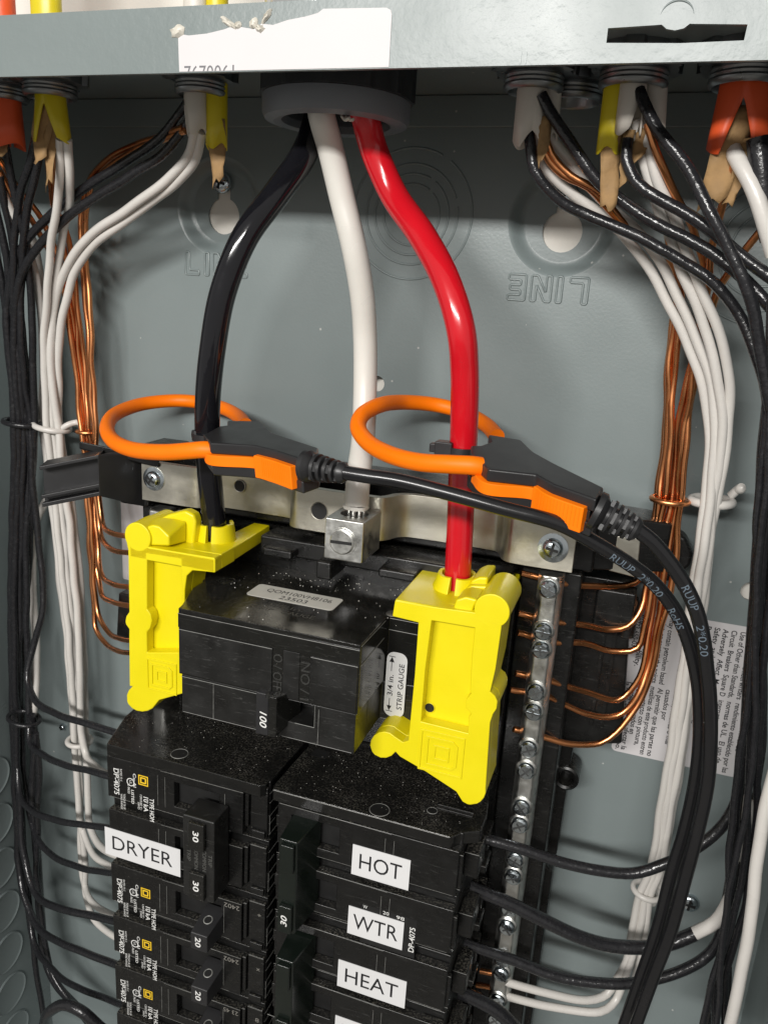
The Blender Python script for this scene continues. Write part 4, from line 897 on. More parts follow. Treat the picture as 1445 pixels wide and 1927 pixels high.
def feeder(name, label, cat, pts, r, m, tail=None):
    ln = catmull([P(*p) for p in pts], 1.5)
    g = sweep(ln, r, 28)
    return root_mesh(name, label, cat, g, m, smooth=60)
def root_mesh(name, label, cat, g, m, smooth=60, group=None, **k):
    o = obj(name, g, m, None, smooth=smooth, recalc=False, **k); tag(o, label, cat, group); return o
fb = feeder('feeder_cable', 'thick glossy black feeder cable curving down into the left yellow cover', 'cable',
       [(606, 150, 46), (598, 215, 46), (572, 290, 52), (520, 365, 60), (462, 445, 67), (420, 550, 70), (400, 660, 70), (391, 760, 68), (392, 860, 64), (398, 930, 61), (404, 990, 59), (410, 1060, 57)], 4.35, BLACKF)
fw = feeder('feeder_cable', 'thick white feeder cable ending in the square metal lug', 'cable',
       [(598, 150, 56), (605, 215, 57), (622, 280, 51), (643, 370, 47), (667, 470, 45), (682, 560, 40), (687, 640, 36), (687, 730, 36), (683, 830, 42), (674, 900, 54), (671, 952, 56)], 4.25, WHITEF)
fr_ = feeder('feeder_cable', 'thick glossy red feeder cable curving down into the right yellow cover', 'cable',
       [(668, 150, 58), (686, 215, 56), (703, 280, 50), (740, 365, 49), (795, 445, 56), (840, 530, 63), (867, 620, 66), (874, 700, 63), (873, 800, 60), (869, 900, 59), (865, 1000, 58.5), (861, 1080, 58), (858, 1130, 57)], 4.45, RED)
# stranded bare end below the white insulation
we = P(671, 952, 56)
strands = join(*[sweep([we + Vector((2.7 * math.cos(a), 2.7 * math.sin(a), 0.2)), we + Vector((2.7 * math.cos(a), 2.7 * math.sin(a), -8))], 0.75, 8) for a in [k * math.pi / 4 for k in range(8)]])
obj('bare_strands', strands, ALU, fw, smooth=60)
obj('torn_insulation', lathe_closed(we, (0, 0, 1), [(4.3, 0.5), (4.6, -0.3), (4.2, -0.9), (3.6, -0.6), (3.6, 0.4)], 32, mod=lambda r, h, t: r * (1 + 0.05 * math.sin(3 * t) + 0.04 * math.sin(7 * t + h))), WHITEF, fw, smooth=60)
pr = [P(644, 222, 70), P(652, 222, 70), P(662, 225, 70)]
obj('torn_strip', join(*[sweep(catmull([P(643 + 8 * i, 218 + 2 * i, 66), P(650 + 8 * i, 226, 68), P(658 + 7 * i, 222 + 3 * i, 69)], 0.5), 0.45, 6) for i in range(2)]), ADH, fr_, smooth=60)

# ------------------------------------------------------------------ cable connectors in the top wall
def connector(cxp, cyp, d, rr, label):
    c = P(cxp, cyp, d); c = Vector((c.x, -d, 67))
    r_ = root('cable_connector', label, 'cable connector', (c.x, c.y, 58), 'cable connectors in the top wall')
    def teeth(r, h, t): return r + (1.6 if (math.degrees(t) % 60) < 26 and r > rr + 1.5 else 0)
    obj('locknut', lathe_closed(c, DN, [(rr, 0), (rr + 2.4, 0), (rr + 2.8, 2.0), (rr + 2.6, 5.6), (rr, 6.0)], 72, mod=teeth), CAST, r_, smooth=30)
    obj('threaded_throat', lathe_closed(c, DN, [(rr - 1.6, 0), (rr, 5.8), (rr + .3, 6.6), (rr - .1, 7.2), (rr + .35, 7.8), (rr - .1, 8.4), (rr + .35, 9.0), (rr, 10.0), (rr - 1.0, 10.5), (rr - 1.8, 9.8)], 40), CAST, r_, smooth=50)
    return c
def shorty(pos): return pos
K = {}
for nm, px, py, d, rr, lab_ in (('L0', 5, 172, 46, 9.0, 'metal cable connector cut by the left edge, with orange sheathed cable in it'), ('L1', 95, 168, 50, 9.0, 'metal cable connector at the left holding the split yellow cable sheath'), ('L2', 378, 160, 50, 8.2, 'metal cable connector left of the big bushing holding a white and a yellow sheath'),
                            ('R1', 1003, 165, 50, 8.4, 'metal cable connector right of the big bushing holding two white sheaths'), ('R2', 1078, 150, 36, 9.4, 'empty ring-shaped connector behind the one with two white sheaths'), ('R3', 1190, 162, 52, 9.2, 'metal cable connector holding a yellow and a white sheath at the right'), ('R4', 1400, 172, 52, 9.6, 'metal cable connector at the right edge holding the orange sheath')):
    K[nm] = connector(px, py, d, rr, lab_)
def sheath(name, label, c, dx, w, dpt, zlow, m, notch=None, ang=0.0, flare=0.0, upper=0.0, paper=None):
    """flattened sleeve of cable jacket, cut open; notch = (front angle, half width deg, top z)"""
    c = Vector((c.x + dx, c.y, 0)); V = []; Fc = []; n = 56; rows = 12
    z1 = 67 + upper
    for j in range(rows + 1):
        for i in range(n + 1):
            t = math.radians(-175 + 350 * i / n)   # opening at the back
            zl = zlow + 1.0 * math.sin(3.1 * t + dx)
            if notch:
                da = abs(math.degrees(t) - notch[0])
                if da < notch[1]: zl = zl + (notch[2] - zl) * (1 - da / notch[1])
            z = z1 + (zl - z1) * j / rows
            k = 1 + flare * max(0, (58 - z) / 15)
            V.append(c + Vector((math.sin(t) * w * k, -math.cos(t) * dpt * k, z)))
    for j in range(rows):
        for i in range(n): Fc.append([j * (n + 1) + i, j * (n + 1) + i + 1, (j + 1) * (n + 1) + i + 1, (j + 1) * (n + 1) + i])
    ctr = Vector((c.x, c.y, 50))
    o = obj(name, (V, Fc), m, None, smooth=50, solid=0.5, recalc=False, origin=ctr); tag(o, label, 'cable sheath')
    if paper:
        for k_, (px_, w_, zt_, zb2, tw, mth) in enumerate(paper):
            PV = []; PF = []; rd = random.Random(int(abs(px_) * 10) + k_)
            for j in range(9):
                z = zt_ + (zb2 - zt_) * j / 8
                for i in range(5):
                    u = (i / 4 - .5)
                    PV.append(c + Vector((px_ + u * w_ * 1.25 * (1 - 0.03 * j) + rd.uniform(-.3, .3) + tw * j / 8, -dpt * 0.2 * mth - 0.9 * math.cos(u * 2.4 + 0.5) - 0.9 * math.sin(j * .9 + u * 3) + rd.uniform(-.3, .3), z + (rd.uniform(-2.2, 2.2) if j == 8 else 0) + 0.45 * u * j)))
            for j in range(8):
                for i in range(4): PF.append([j * 5 + i, j * 5 + i + 1, (j + 1) * 5 + i + 1, (j + 1) * 5 + i])
            obj('paper_liner', (PV, PF), PAPER, o, smooth=60, solid=0.15, recalc=False)
    return o
sheath('cable_sheath', 'yellow cable sheath split open in front at the left connector', K['L1'], 0.0, 5.2, 3.6, 42.5, JY, notch=(5, 38, 55), flare=0.30, upper=60, paper=[(-1.0, 6.5, 56, 35, -3, 2.4), (1.2, 4.0, 55, 28, -3, 0.5)])
sheath('cable_sheath', 'orange cable sheath at the left edge of the picture', K['L0'], -2.0, 8.6, 5.0, 41, JO, flare=0.1, upper=60, paper=[(0, 8, 50, 36, 0, 1)])
sheath('cable_sheath', 'white cable sheath in the connector left of the bushing', K['L2'], -2.0, 3.5, 2.8, 45.5, JW, upper=60, notch=(-60, 50, 58), flare=0.05)
sheath('cable_sheath', 'yellow cable sheath beside the white one left of the bushing', Vector((K['L2'].x, K['L2'].y + 2.5, 0)), 4.6, 3.2, 2.8, 41.5, JY, upper=60, paper=[(0.8, 5, 50, 31, 0.5, 1.2)])
sheath('cable_sheath', 'wide white cable sheath in the first connector right of the bushing', K['R1'], -0.2, 3.9, 3.0, 42.5, JW, upper=60, notch=(25, 45, 46), paper=[(4.5, 3, 50, 38, 1, 1)])
sheath('cable_sheath', 'narrow white cable sheath flap peeling to the right', Vector((K['R1'].x, K['R1'].y + 3, 0)), 5.2, 2.2, 2.0, 45.0, JW, upper=60, notch=(-70, 90, 56), flare=0.2)
sheath('cable_sheath', 'yellow cable sheath with brown paper under it at the right', K['R3'], -4.6, 2.8, 2.6, 40.5, JY, upper=60, paper=[(0.4, 4.4, 46, 25, 2.0, 1.8), (5.0, 3, 46, 32, 1, 1.4)])
sheath('cable_sheath', 'white cable sheath between the yellow one and the black wires', Vector((K['R3'].x, K['R3'].y - 2.4, 0)), 0.4, 3.2, 2.6, 45, JW, upper=60, notch=(50, 40, 56))
sheath('cable_sheath', 'small white sheath flap curling out at the right connector', Vector((K['R3'].x, K['R3'].y + 1, 0)), 6.0, 2.8, 2.2, 46.0, JW, upper=60, flare=0.5, notch=(-60, 90, 58), paper=[(-1.0, 4, 48, 38, -1, 1.4)])
sheath('cable_sheath', 'orange cable sheath split over torn brown paper at the right edge', K['R4'], 0.6, 6.6, 4.0, 40.5, JO, upper=60, notch=(-5, 32, 54), flare=0.14, paper=[(-0.8, 8, 52, 28, -3.5, 1.4), (3.0, 4, 44, 27, -3, 0.8)])

# ------------------------------------------------------------------ branch wires
def wire(kind, pts, ds, label, r=None, group=None, n=10):
    if kind != 'c' and isinstance(pts[-1], tuple) and 195 < pts[-1][0] < 222 and ds[-1] >= 40 and pts[-1][1] > 1300:
        k = 50 if kind == 'b' else 75
        pts = pts + [(pts[-1][0] + k, pts[-1][1] + k * 0.25)]
    m, rr = {'b': (WIRE_B, 1.55), 'w': (WIRE_W, 1.6), 'c': (COPPER, 1.15)}[kind]
    nm = {'b': 'black_wire', 'w': 'white_wire', 'c': 'copper_wire'}[kind]
    pp = pxpath(pts, ds)
    line = catmull(pp, 2.5)
    rd = random.Random(len(label) * 31 + int(abs(pp[0].x) * 7)); ph = [rd.uniform(0, 6.28) for _ in range(6)]; am = 0.5 if kind == 'c' else (0.32 if (r or 0) < 2 else 0.12)
    s_ = 0
    for i in range(1, len(line)):
        s_ += 2.5; e_ = min(1, i / 8, (len(line) - 1 - i) / 8)
        line[i] = line[i] + Vector((math.sin(s_ / 6.1 + ph[0]) + 0.6 * math.sin(s_ / 2.9 + ph[1]), math.sin(s_ / 7.3 + ph[2]) + 0.5 * math.sin(s_ / 3.3 + ph[3]), 0.2 * math.sin(s_ / 5 + ph[4]))) * am * 0.6 * e_
    return root_mesh(nm, label, 'wire', sweep(line, r or rr, n), m, group=group, origin=pp[0])
GBL = 'black wires bundled down the left side'; GWL = 'white wires bundled down the left side'; GCL = 'bare copper wires bundled down the left side'
# left black
wire('b', [(72, 240), (60, 300), (42, 350), (30, 430), (26, 540), (34, 660), (45, 790), (44, 920), (40, 1060), (38, 1200), (34, 1350), (33, 1480), (45, 1620), (60, 1760), (85, 1930)], [50, 34, 22, 18, 20, 24], 'black wire leaving the split yellow sheath, left of its twin', group=GBL)
wire('b', [(84, 250), (68, 320), (52, 400), (42, 500), (40, 620), (48, 720), (58, 790), (62, 900), (72, 1010), (82, 1090), (78, 1160), (62, 1225), (52, 1280), (66, 1318), (104, 1342), (150, 1357), (215, 1378)], [48, 30, 20, 20, 30, 45, 60], 'black wire bending right in the uppermost feed to the DRYER breaker')
wire('b', [(356, 190), (338, 215), (300, 262), (242, 302), (138, 370), (72, 428), (32, 488), (15, 560), (17, 650), (28, 790), (26, 930), (22, 1100), (24, 1300), (30, 1500), (38, 1640), (50, 1700), (75, 1747), (120, 1776), (212, 1812)], [50, 40, 30, 25, 20, 22, 40, 58], 'black wire sweeping left from the white sheath, upper one of the pair', r=1.75)
wire('b', [(366, 205), (352, 235), (306, 292), (246, 330), (150, 392), (84, 450), (45, 510), (28, 600), (30, 700), (36, 790), (34, 950), (28, 1100), (30, 1300), (36, 1480), (48, 1620), (68, 1682), (105, 1706), (212, 1732)], [50, 42, 32, 25, 20, 22, 40, 58], 'black wire sweeping left from the white sheath, lower one of the pair', r=1.75)
wire('b', [(0, 330), (14, 400), (26, 470), (36, 560), (48, 680), (58, 790), (54, 900), (50, 1050), (52, 1200), (56, 1350), (58, 1400), (82, 1421), (120, 1438), (165, 1450), (212, 1462)], [40, 26, 20, 18, 22, 34, 50, 60], 'black wire from the left edge running into the second feed above the DRYER tape')
wire('b', [(8, 260), (28, 360), (50, 470), (60, 560), (62, 680), (66, 790), (60, 920), (44, 1060), (36, 1200), (30, 1340), (34, 1440), (40, 1500), (62, 1527), (120, 1546), (212, 1560)], [44, 26, 20, 16, 22, 40, 60], 'black wire feeding in level with the DRYER tape')
wire('b', [(-10, 380), (10, 470), (22, 560), (35, 680), (50, 790), (60, 900), (58, 1000), (50, 1150), (40, 1300), (46, 1440), (58, 1540), (75, 1582), (102, 1612), (150, 1632), (218, 1644)], [34, 24, 18, 14, 20, 36, 60], 'black wire feeding in just under the DRYER tape')
wire('b', [(-12, 450), (6, 540), (20, 660), (32, 790), (30, 900), (26, 1050), (30, 1250), (36, 1450), (48, 1620), (60, 1740), (68, 1785), (92, 1818), (132, 1850), (218, 1886)], [30, 20, 14, 14, 24, 40, 60], 'black wire of the left bundle feeding the third breaker from the DRYER one', group=GBL)
wire('b', [(68, 1380), (74, 1440), (72, 1540), (70, 1640), (84, 1760), (98, 1830), (130, 1880), (200, 1950)], [30, 24, 22, 30, 46], 'black wire ending lowest in the left bundle near the bottom edge')
wire('b', [(60, 1346), (66, 1400), (62, 1500), (70, 1600), (76, 1720), (85, 1800), (105, 1850), (150, 1900), (200, 1960)], [26, 20, 18, 28, 50], 'black taped wire continuing below the wide white one', r=2.1)
wire('b', [(82, 1960), (84, 1925), (94, 1904), (122, 1891), (152, 1902), (205, 1945)], [60, 66, 66, 60], 'thick black wire looping up at the bottom left corner', r=2.6)
# left white
wire('w', [(128, 262), (132, 330), (131, 380), (120, 440), (107, 520), (100, 600), (97, 700), (98, 790), (108, 880), (116, 960), (128, 1080), (138, 1220), (147, 1390), (152, 1480), (152, 1570), (158, 1660), (170, 1692), (212, 1722)], [50, 30, 20, 16, 16, 20, 44], 'white wire leaving the yellow sheath at the right of its twin', group=GWL)
wire('w', [(114, 262), (113, 330), (106, 400), (98, 460), (90, 530), (86, 600), (84, 700), (88, 790), (98, 880), (106, 960), (118, 1080), (132, 1220), (141, 1390), (146, 1480), (160, 1620), (164, 1690), (178, 1730), (215, 1762)], [50, 34, 22, 18, 18, 22, 44], 'white wire leaving the yellow sheath at the left of its twin', group=GWL)
wire('w', [(368, 238), (358, 285), (330, 325), (235, 398), (168, 445), (128, 500), (104, 570), (96, 640), (100, 720), (108, 790), (118, 880), (128, 960), (140, 1080), (150, 1220), (155, 1390), (163, 1420), (180, 1442), (208, 1460)], [50, 36, 24, 20, 20, 24, 50], 'white wire curving down from the white sheath, upper of the pair', r=1.75)
wire('w', [(380, 248), (368, 300), (335, 340), (245, 410), (180, 458), (142, 510), (122, 580), (112, 650), (110, 720), (112, 790), (124, 880), (137, 960), (150, 1080), (158, 1220), (162, 1390), (166, 1494), (170, 1552), (185, 1588), (212, 1606)], [48, 32, 22, 16, 16, 20, 48], 'white wire curving down from the white sheath, lower of the pair', r=1.75)
wire('w', [(-6, 330), (14, 380), (40, 430), (58, 480), (72, 540), (80, 620), (82, 700), (80, 790), (90, 880), (100, 960), (112, 1080), (128, 1220), (140, 1390), (148, 1500), (156, 1560), (174, 1604), (212, 1632)], [40, 24, 16, 12, 14, 20, 46], 'white wire crossing in behind the black ones from the left edge')
wire('w', [(40, 420), (60, 450), (74, 510), (84, 580), (90, 680), (92, 790), (104, 900), (66, 990), (62, 1100), (68, 1200), (68, 1290), (62, 1350)], [16, 14, 12, 12, 14, 22], 'wide white wire wrapped with black tape at its lower end', r=2.0)
# left copper
cl = [('copper wire in the left bundle ending lowest behind the yellow cover', [(0, 300), (30, 345), (70, 400), (104, 470), (130, 560), (146, 680), (156, 790), (162, 900), (168, 1000), (174, 1100), (182, 1180), (200, 1212), (222, 1225), (256, 1230)], [40, 20, 14, 18, 22, 42]),
      ('copper wire in the left bundle ending just above the lowest', [(0, 322), (28, 372), (66, 420), (96, 480), (124, 560), (140, 680), (152, 790), (166, 900), (174, 1000), (178, 1100), (185, 1155), (205, 1190), (228, 1202), (256, 1207)], [40, 22, 16, 20, 24, 42]),
      ('copper wire in the left bundle with the fourth branch', [(90, 265), (94, 330), (102, 390), (120, 450), (138, 560), (152, 680), (162, 790), (170, 900), (178, 1000), (184, 1080), (192, 1118), (212, 1133), (256, 1142)], [48, 22, 14, 16, 22, 42]),
      ('copper wire in the left bundle with the third branch', [(97, 265), (102, 330), (112, 400), (128, 450), (146, 560), (158, 680), (168, 790), (175, 900), (182, 990), (186, 1050), (194, 1085), (212, 1099), (256, 1106)], [48, 22, 14, 16, 24, 42]),
      ('copper wire in the left bundle with the second branch', [(345, 240), (300, 257), (238, 280), (186, 315), (164, 350), (154, 410), (156, 500), (166, 620), (174, 760), (181, 880), (184, 960), (190, 1010), (210, 1033), (256, 1042)], [48, 30, 18, 16, 18, 22, 42]),
      ('copper wire in the left bundle with the uppermost branch', [(350, 246), (302, 264), (244, 288), (196, 322), (172, 352), (162, 410), (164, 500), (172, 620), (178, 760), (184, 880), (187, 950), (192, 985), (210, 1002), (256, 1012)], [48, 32, 20, 18, 20, 24, 42])]
for l_, p_, d_ in cl: wire('c', p_, d_, l_, group=None)
# right black
wire('b', [(995, 235), (997, 262), (1006, 320), (1031, 357), (1058, 382), (1097, 401), (1150, 423), (1220, 455), (1290, 497), (1342, 532), (1388, 588), (1418, 655), (1445, 770), (1455, 900)], [50, 50, 46, 46, 46, 50], 'black wire crossing lowest in front of the right keyhole', r=1.7)
wire('b', [(1018, 178), (1032, 205), (1065, 257), (1098, 308), (1130, 345), (1178, 384), (1230, 418), (1290, 449), (1342, 478), (1400, 525), (1460, 590)], [52, 52, 50, 52, 56], 'black wire from the white sheath, second from the right keyhole', r=1.75)
wire('b', [(1180, 262), (1178, 300), (1200, 345), (1238, 373), (1290, 403), (1345, 440), (1394, 482), (1460, 530)], [54, 56, 58, 60], 'black wire starting beside the brown paper of the yellow sheath', r=1.75)
wire('b', [(1202, 170), (1212, 195), (1236, 242), (1282, 302), (1310, 347), (1342, 412), (1370, 464), (1397, 524), (1416, 587), (1428, 650), (1450, 770)], [56, 60, 64, 64, 60], 'black wire running steeply down across the others at the right', r=1.75)
wire('b', [(1425, 260), (1432, 330), (1438, 390), (1450, 450)], [56, 56, 54], 'thick black wire behind the orange sheath at the right edge', r=3.0)
# right white
wire('w', [(998, 240), (1014, 290), (1040, 332), (1080, 368), (1128, 402), (1180, 450), (1220, 503), (1256, 573), (1290, 640), (1317, 710), (1331, 789), (1333, 870), (1326, 943), (1312, 1040), (1296, 1160), (1280, 1280), (1262, 1400), (1240, 1540), (1222, 1640), (1208, 1673), (1190, 1740), (1178, 1810), (1163, 1838), (1143, 1870), (1104, 1882), (1032, 1870), (950, 1847)], [50, 38, 30, 26, 22, 20, 20, 26, 44], 'white wire bending to the terminal bar at the bottom, upper of the two', group='white wires sweeping down the right side')
wire('w', [(1016, 230), (1030, 250), (1062, 292), (1115, 357), (1157, 398), (1199, 434), (1236, 485), (1273, 556), (1308, 632), (1334, 708), (1344, 789), (1343, 870), (1335, 943), (1322, 1040), (1306, 1160), (1290, 1280), (1272, 1400), (1250, 1540), (1232, 1640), (1216, 1680), (1204, 1740), (1190, 1800), (1179, 1830), (1157, 1882), (1126, 1903), (1032, 1894), (950, 1874)], [50, 40, 32, 28, 24, 20, 20, 26, 44], 'white wire bending to the terminal bar at the bottom, lower of the two', group='white wires sweeping down the right side')
wire('w', [(1195, 225), (1213, 314), (1243, 405), (1266, 457), (1285, 517), (1309, 575), (1334, 645), (1352, 722), (1358, 800), (1352, 880), (1342, 943), (1331, 1040), (1316, 1160), (1300, 1280), (1282, 1400), (1258, 1540), (1240, 1640), (1222, 1690), (1212, 1760), (1196, 1840), (1172, 1940)], [52, 42, 34, 28, 20, 20, 20, 20], 'white wire of the right bundle that leaves at the bottom edge')
wire('w', [(1208, 225), (1238, 340), (1266, 405), (1294, 482), (1318, 540), (1344, 602), (1364, 672), (1373, 744), (1370, 810), (1360, 877), (1347, 943), (1336, 1020), (1322, 1140), (1306, 1260), (1286, 1400), (1262, 1540), (1236, 1680), (1226, 1700)], [52, 44, 36, 30, 24, 16, 14, 14], 'outermost white wire of the right bundle at its bend')
wire('w', [(1372, 262), (1384, 295), (1412, 345), (1436, 412), (1455, 480)], [48, 56, 58, 56], 'single thick white wire dropping out of the orange sheath', r=2.3)
wire('w', [(1460, 1440), (1439, 1520), (1424, 1620), (1414, 1710), (1400, 1800), (1384, 1880), (1368, 1950)], [60, 62, 60], 'thick white wire rising along the right edge at the bottom', r=2.05)
# right copper
cr = [('copper wire of the right bundle ending in the second stub of the terminal bar', [(1014, 235), (1026, 290), (1060, 328), (1105, 352), (1150, 400), (1200, 450), (1248, 470), (1272, 510), (1272, 570), (1262, 650), (1258, 737), (1252, 824), (1246, 900), (1240, 943), (1230, 1030), (1218, 1100), (1208, 1145), (1180, 1178), (1140, 1184), (1100, 1176), (1045, 1170), (975, 1154)], [50, 44, 30, 20, 18, 20, 26, 42]),
      ('copper wire of the right bundle ending in the third stub of the terminal bar', [(1020, 232), (1036, 288), (1072, 330), (1130, 362), (1164, 412), (1215, 458), (1262, 490), (1282, 540), (1276, 620), (1268, 700), (1264, 790), (1256, 880), (1250, 943), (1234, 1040), (1222, 1120), (1214, 1180), (1200, 1220), (1150, 1225), (1095, 1210), (1038, 1208), (974, 1190)], [50, 44, 30, 20, 20, 22, 26, 42]),
      ('copper wire of the right bundle ending in the fourth stub', [(1218, 232, 55), (1236, 290, 54), (1260, 340, 50), (1284, 390, 44), (1308, 450, 34), (1324, 500), (1326, 570), (1306, 660), (1286, 740), (1272, 840), (1262, 943), (1240, 1050), (1226, 1150), (1216, 1230), (1196, 1285), (1160, 1317), (1100, 1302), (1033, 1280), (970, 1267)], [54, 40, 26, 18, 20, 26, 42]),
      ('copper wire of the right bundle ending in the fifth stub', [(1386, 290, 54), (1374, 335, 52), (1359, 390, 48), (1338, 475, 38), (1326, 560), (1312, 650), (1296, 740), (1282, 850), (1272, 943), (1256, 1050), (1236, 1170), (1222, 1250), (1205, 1300), (1160, 1346), (1100, 1342), (1028, 1310), (960, 1298)], [54, 36, 24, 20, 22, 28, 42]),
      ('copper wire of the right bundle ending in the sixth stub', [(1460, 405, 48), (1436, 428, 46), (1400, 472, 42), (1370, 517, 34), (1342, 570), (1320, 650), (1300, 760), (1288, 850), (1280, 943), (1272, 1040), (1256, 1130), (1238, 1210), (1220, 1280), (1190, 1340), (1162, 1378), (1130, 1398), (1075, 1400), (1018, 1386), (966, 1372)], [40, 28, 22, 22, 24, 30, 42]),
      ('copper wire of the right bundle that runs to the top screw of the bar', [(1222, 330), (1246, 410), (1264, 470), (1274, 540), (1262, 620), (1256, 720), (1248, 830), (1236, 943), (1222, 1020), (1214, 1075), (1196, 1098), (1160, 1104), (1110, 1102), (1058, 1097), (980, 1078)], [22, 16, 14, 16, 24, 42])]
for l_, p_, d_ in cr: wire('c', p_, d_, l_)
for a, b in (((905, 1828), (925, 1832)), ((900, 1862), (925, 1866)), ((905, 1470 + 0), (915, 1474))): pass
wire('c', [(903, 1827), (930, 1832)], [42, 42], 'upper short copper stub left of the bar at the bottom'); wire('c', [(896, 1853), (925, 1858)], [42, 42], 'lower short copper stub left of the bar at the bottom')
# feeds of the right stack
wire('b', [(862, 1570), (905, 1577), (980, 1597), (1050, 1621), (1130, 1639), (1190, 1643), (1245, 1628), (1305, 1598), (1353, 1560), (1384, 1510), (1398, 1440), (1402, 1380), (1408, 1280), (1418, 1150), (1428, 1000), (1436, 850), (1452, 700)], [62, 56, 50, 44, 38, 34, 34, 40], 'black wire arching from the HOT breaker over the terminal bar', r=2.0)
wire('b', [(850, 1655), (890, 1672), (960, 1701), (1025, 1733), (1090, 1763), (1150, 1780), (1210, 1783), (1262, 1775), (1306, 1757)], [62, 56, 50, 44, 40], 'thick black taped wire from the WTR breaker joined to a white end', r=2.5)
wire('w', [(1303, 1758), (1345, 1735), (1368, 1702), (1382, 1670), (1398, 1610), (1412, 1500)], [40, 38, 40], 'white wire end showing beyond the black tape below the wall screw', r=2.35)
wire('b', [(850, 1765), (885, 1779), (960, 1805), (1050, 1838), (1130, 1850), (1190, 1850), (1262, 1835), (1320, 1806), (1346, 1778), (1362, 1730), (1375, 1650), (1390, 1540), (1404, 1400)], [62, 54, 46, 40, 36, 36], 'black wire arching below the WTR one towards the right bundle', r=2.0)
wire('b', [(840, 1852), (868, 1868), (900, 1882), (940, 1906), (975, 1940)], [62, 58, 54], 'thick black wire leaving the HEAT breaker at the bottom', r=2.7)
for i, (a, b, c_) in enumerate(((0, 0, 1.25), (10, 4, 1.2), (20, -4, 1.2), (-9, 8, 1.15), (29, 2, 1.3), (4, 10, 1.1))):
    w_ = [9 * math.sin(i * 2.1 + k * 1.3) for k in range(11)]
    wire('b', [(1452 + a * .3, 560), (1446 + a * .4, 760), (1434 + a, 950), (1424 + a + w_[1], 1100), (1412 + a + w_[2], 1300), (1402 + a * .9 + w_[3], 1450), (1388 + a * .8 + w_[4], 1580), (1374 + a * .8 + w_[5], 1690), (1358 + a * .9 + w_[6], 1780), (1344 + a + w_[7], 1850), (1334 + a + w_[8], 1945)], [50 + b, 46 + b, 44 + b, 42 + b], 'thin black wire in the loose bundle down the right edge', r=c_, group='thin black wires down the right edge')

# ties
def tie_ring(name, label, c, rx, rd_, r, m, tilt=0.0, tail=None):
    ln = [c + Vector((rx * math.cos(t), rd_ * math.sin(t), tilt * math.cos(t) * rx)) for t in [2 * math.pi * i / 40 for i in range(40)]]
    g = sweep(ln, r, 10, closed=True)
    if tail:
        g = join(g, sweep(catmull(tail, 1.0), r, 10), lathe(tail[-1] - Vector((0, 0, r * 0.2)), Vector((tail[-1] - tail[-2])), [(r * 1.05, -r), (r * 1.1, 0), (r * .8, r * .6), (0.001, r * .9)], 12))
    o = root_mesh(name, label, 'wire tie', g, m, smooth=60); return o
c = P(98, 803, 17); tie_ring('wire_tie', 'white wire loop tied round the left white bundle, knot at its right', c, 8.0, 6.5, 1.35, WIRE_W, -0.12, [c + Vector((7.5, -2, 0.4)), c + Vector((10, -1, 2.2)), c + Vector((12.5, 1, 3.2)), c + Vector((15.5, 1, 3.4))])
c = P(42, 795, 20); tie_ring('wire_tie', 'black loop tied round the left black bundle', c, 8.5, 6.5, 1.2, WIRE_B, -0.05)
c = P(165, 812, 15); tie_ring('wire_tie', 'thin copper loop round the left copper bundle', c, 4.6, 4.0, 0.9, COPPER, 0.0)
c = P(150, 1394, 18); tie_ring('wire_tie', 'white loop tied round the left white bundle low down', c, 5.8, 5.5, 1.2, WIRE_W, 0.0)
c = P(1338, 943, 17); tie_ring('wire_tie', 'white loop with a stub round the right white bundle', c, 6.6, 6.0, 1.55, WIRE_W, 0.05, [c + Vector((6, 3, 2.0)), c + Vector((8, 2, 5)), c + Vector((8.6, 0, 6.0))])
c = P(1260, 941, 20); tie_ring('wire_tie', 'copper loop round the right copper bundle', c, 6.0, 5.2, 1.05, COPPER, 0.0)
c = P(1216, 1676, 18); tie_ring('wire_tie', 'white loop round the right white bundle near the bottom', c, 5.2, 5.0, 1.15, WIRE_W, -0.1)
c = P(46, 1352, 26); tie_ring('wire_tie', 'black loop round the left black bundle low down', c, 8.0, 6, 1.1, WIRE_B, -0.1)

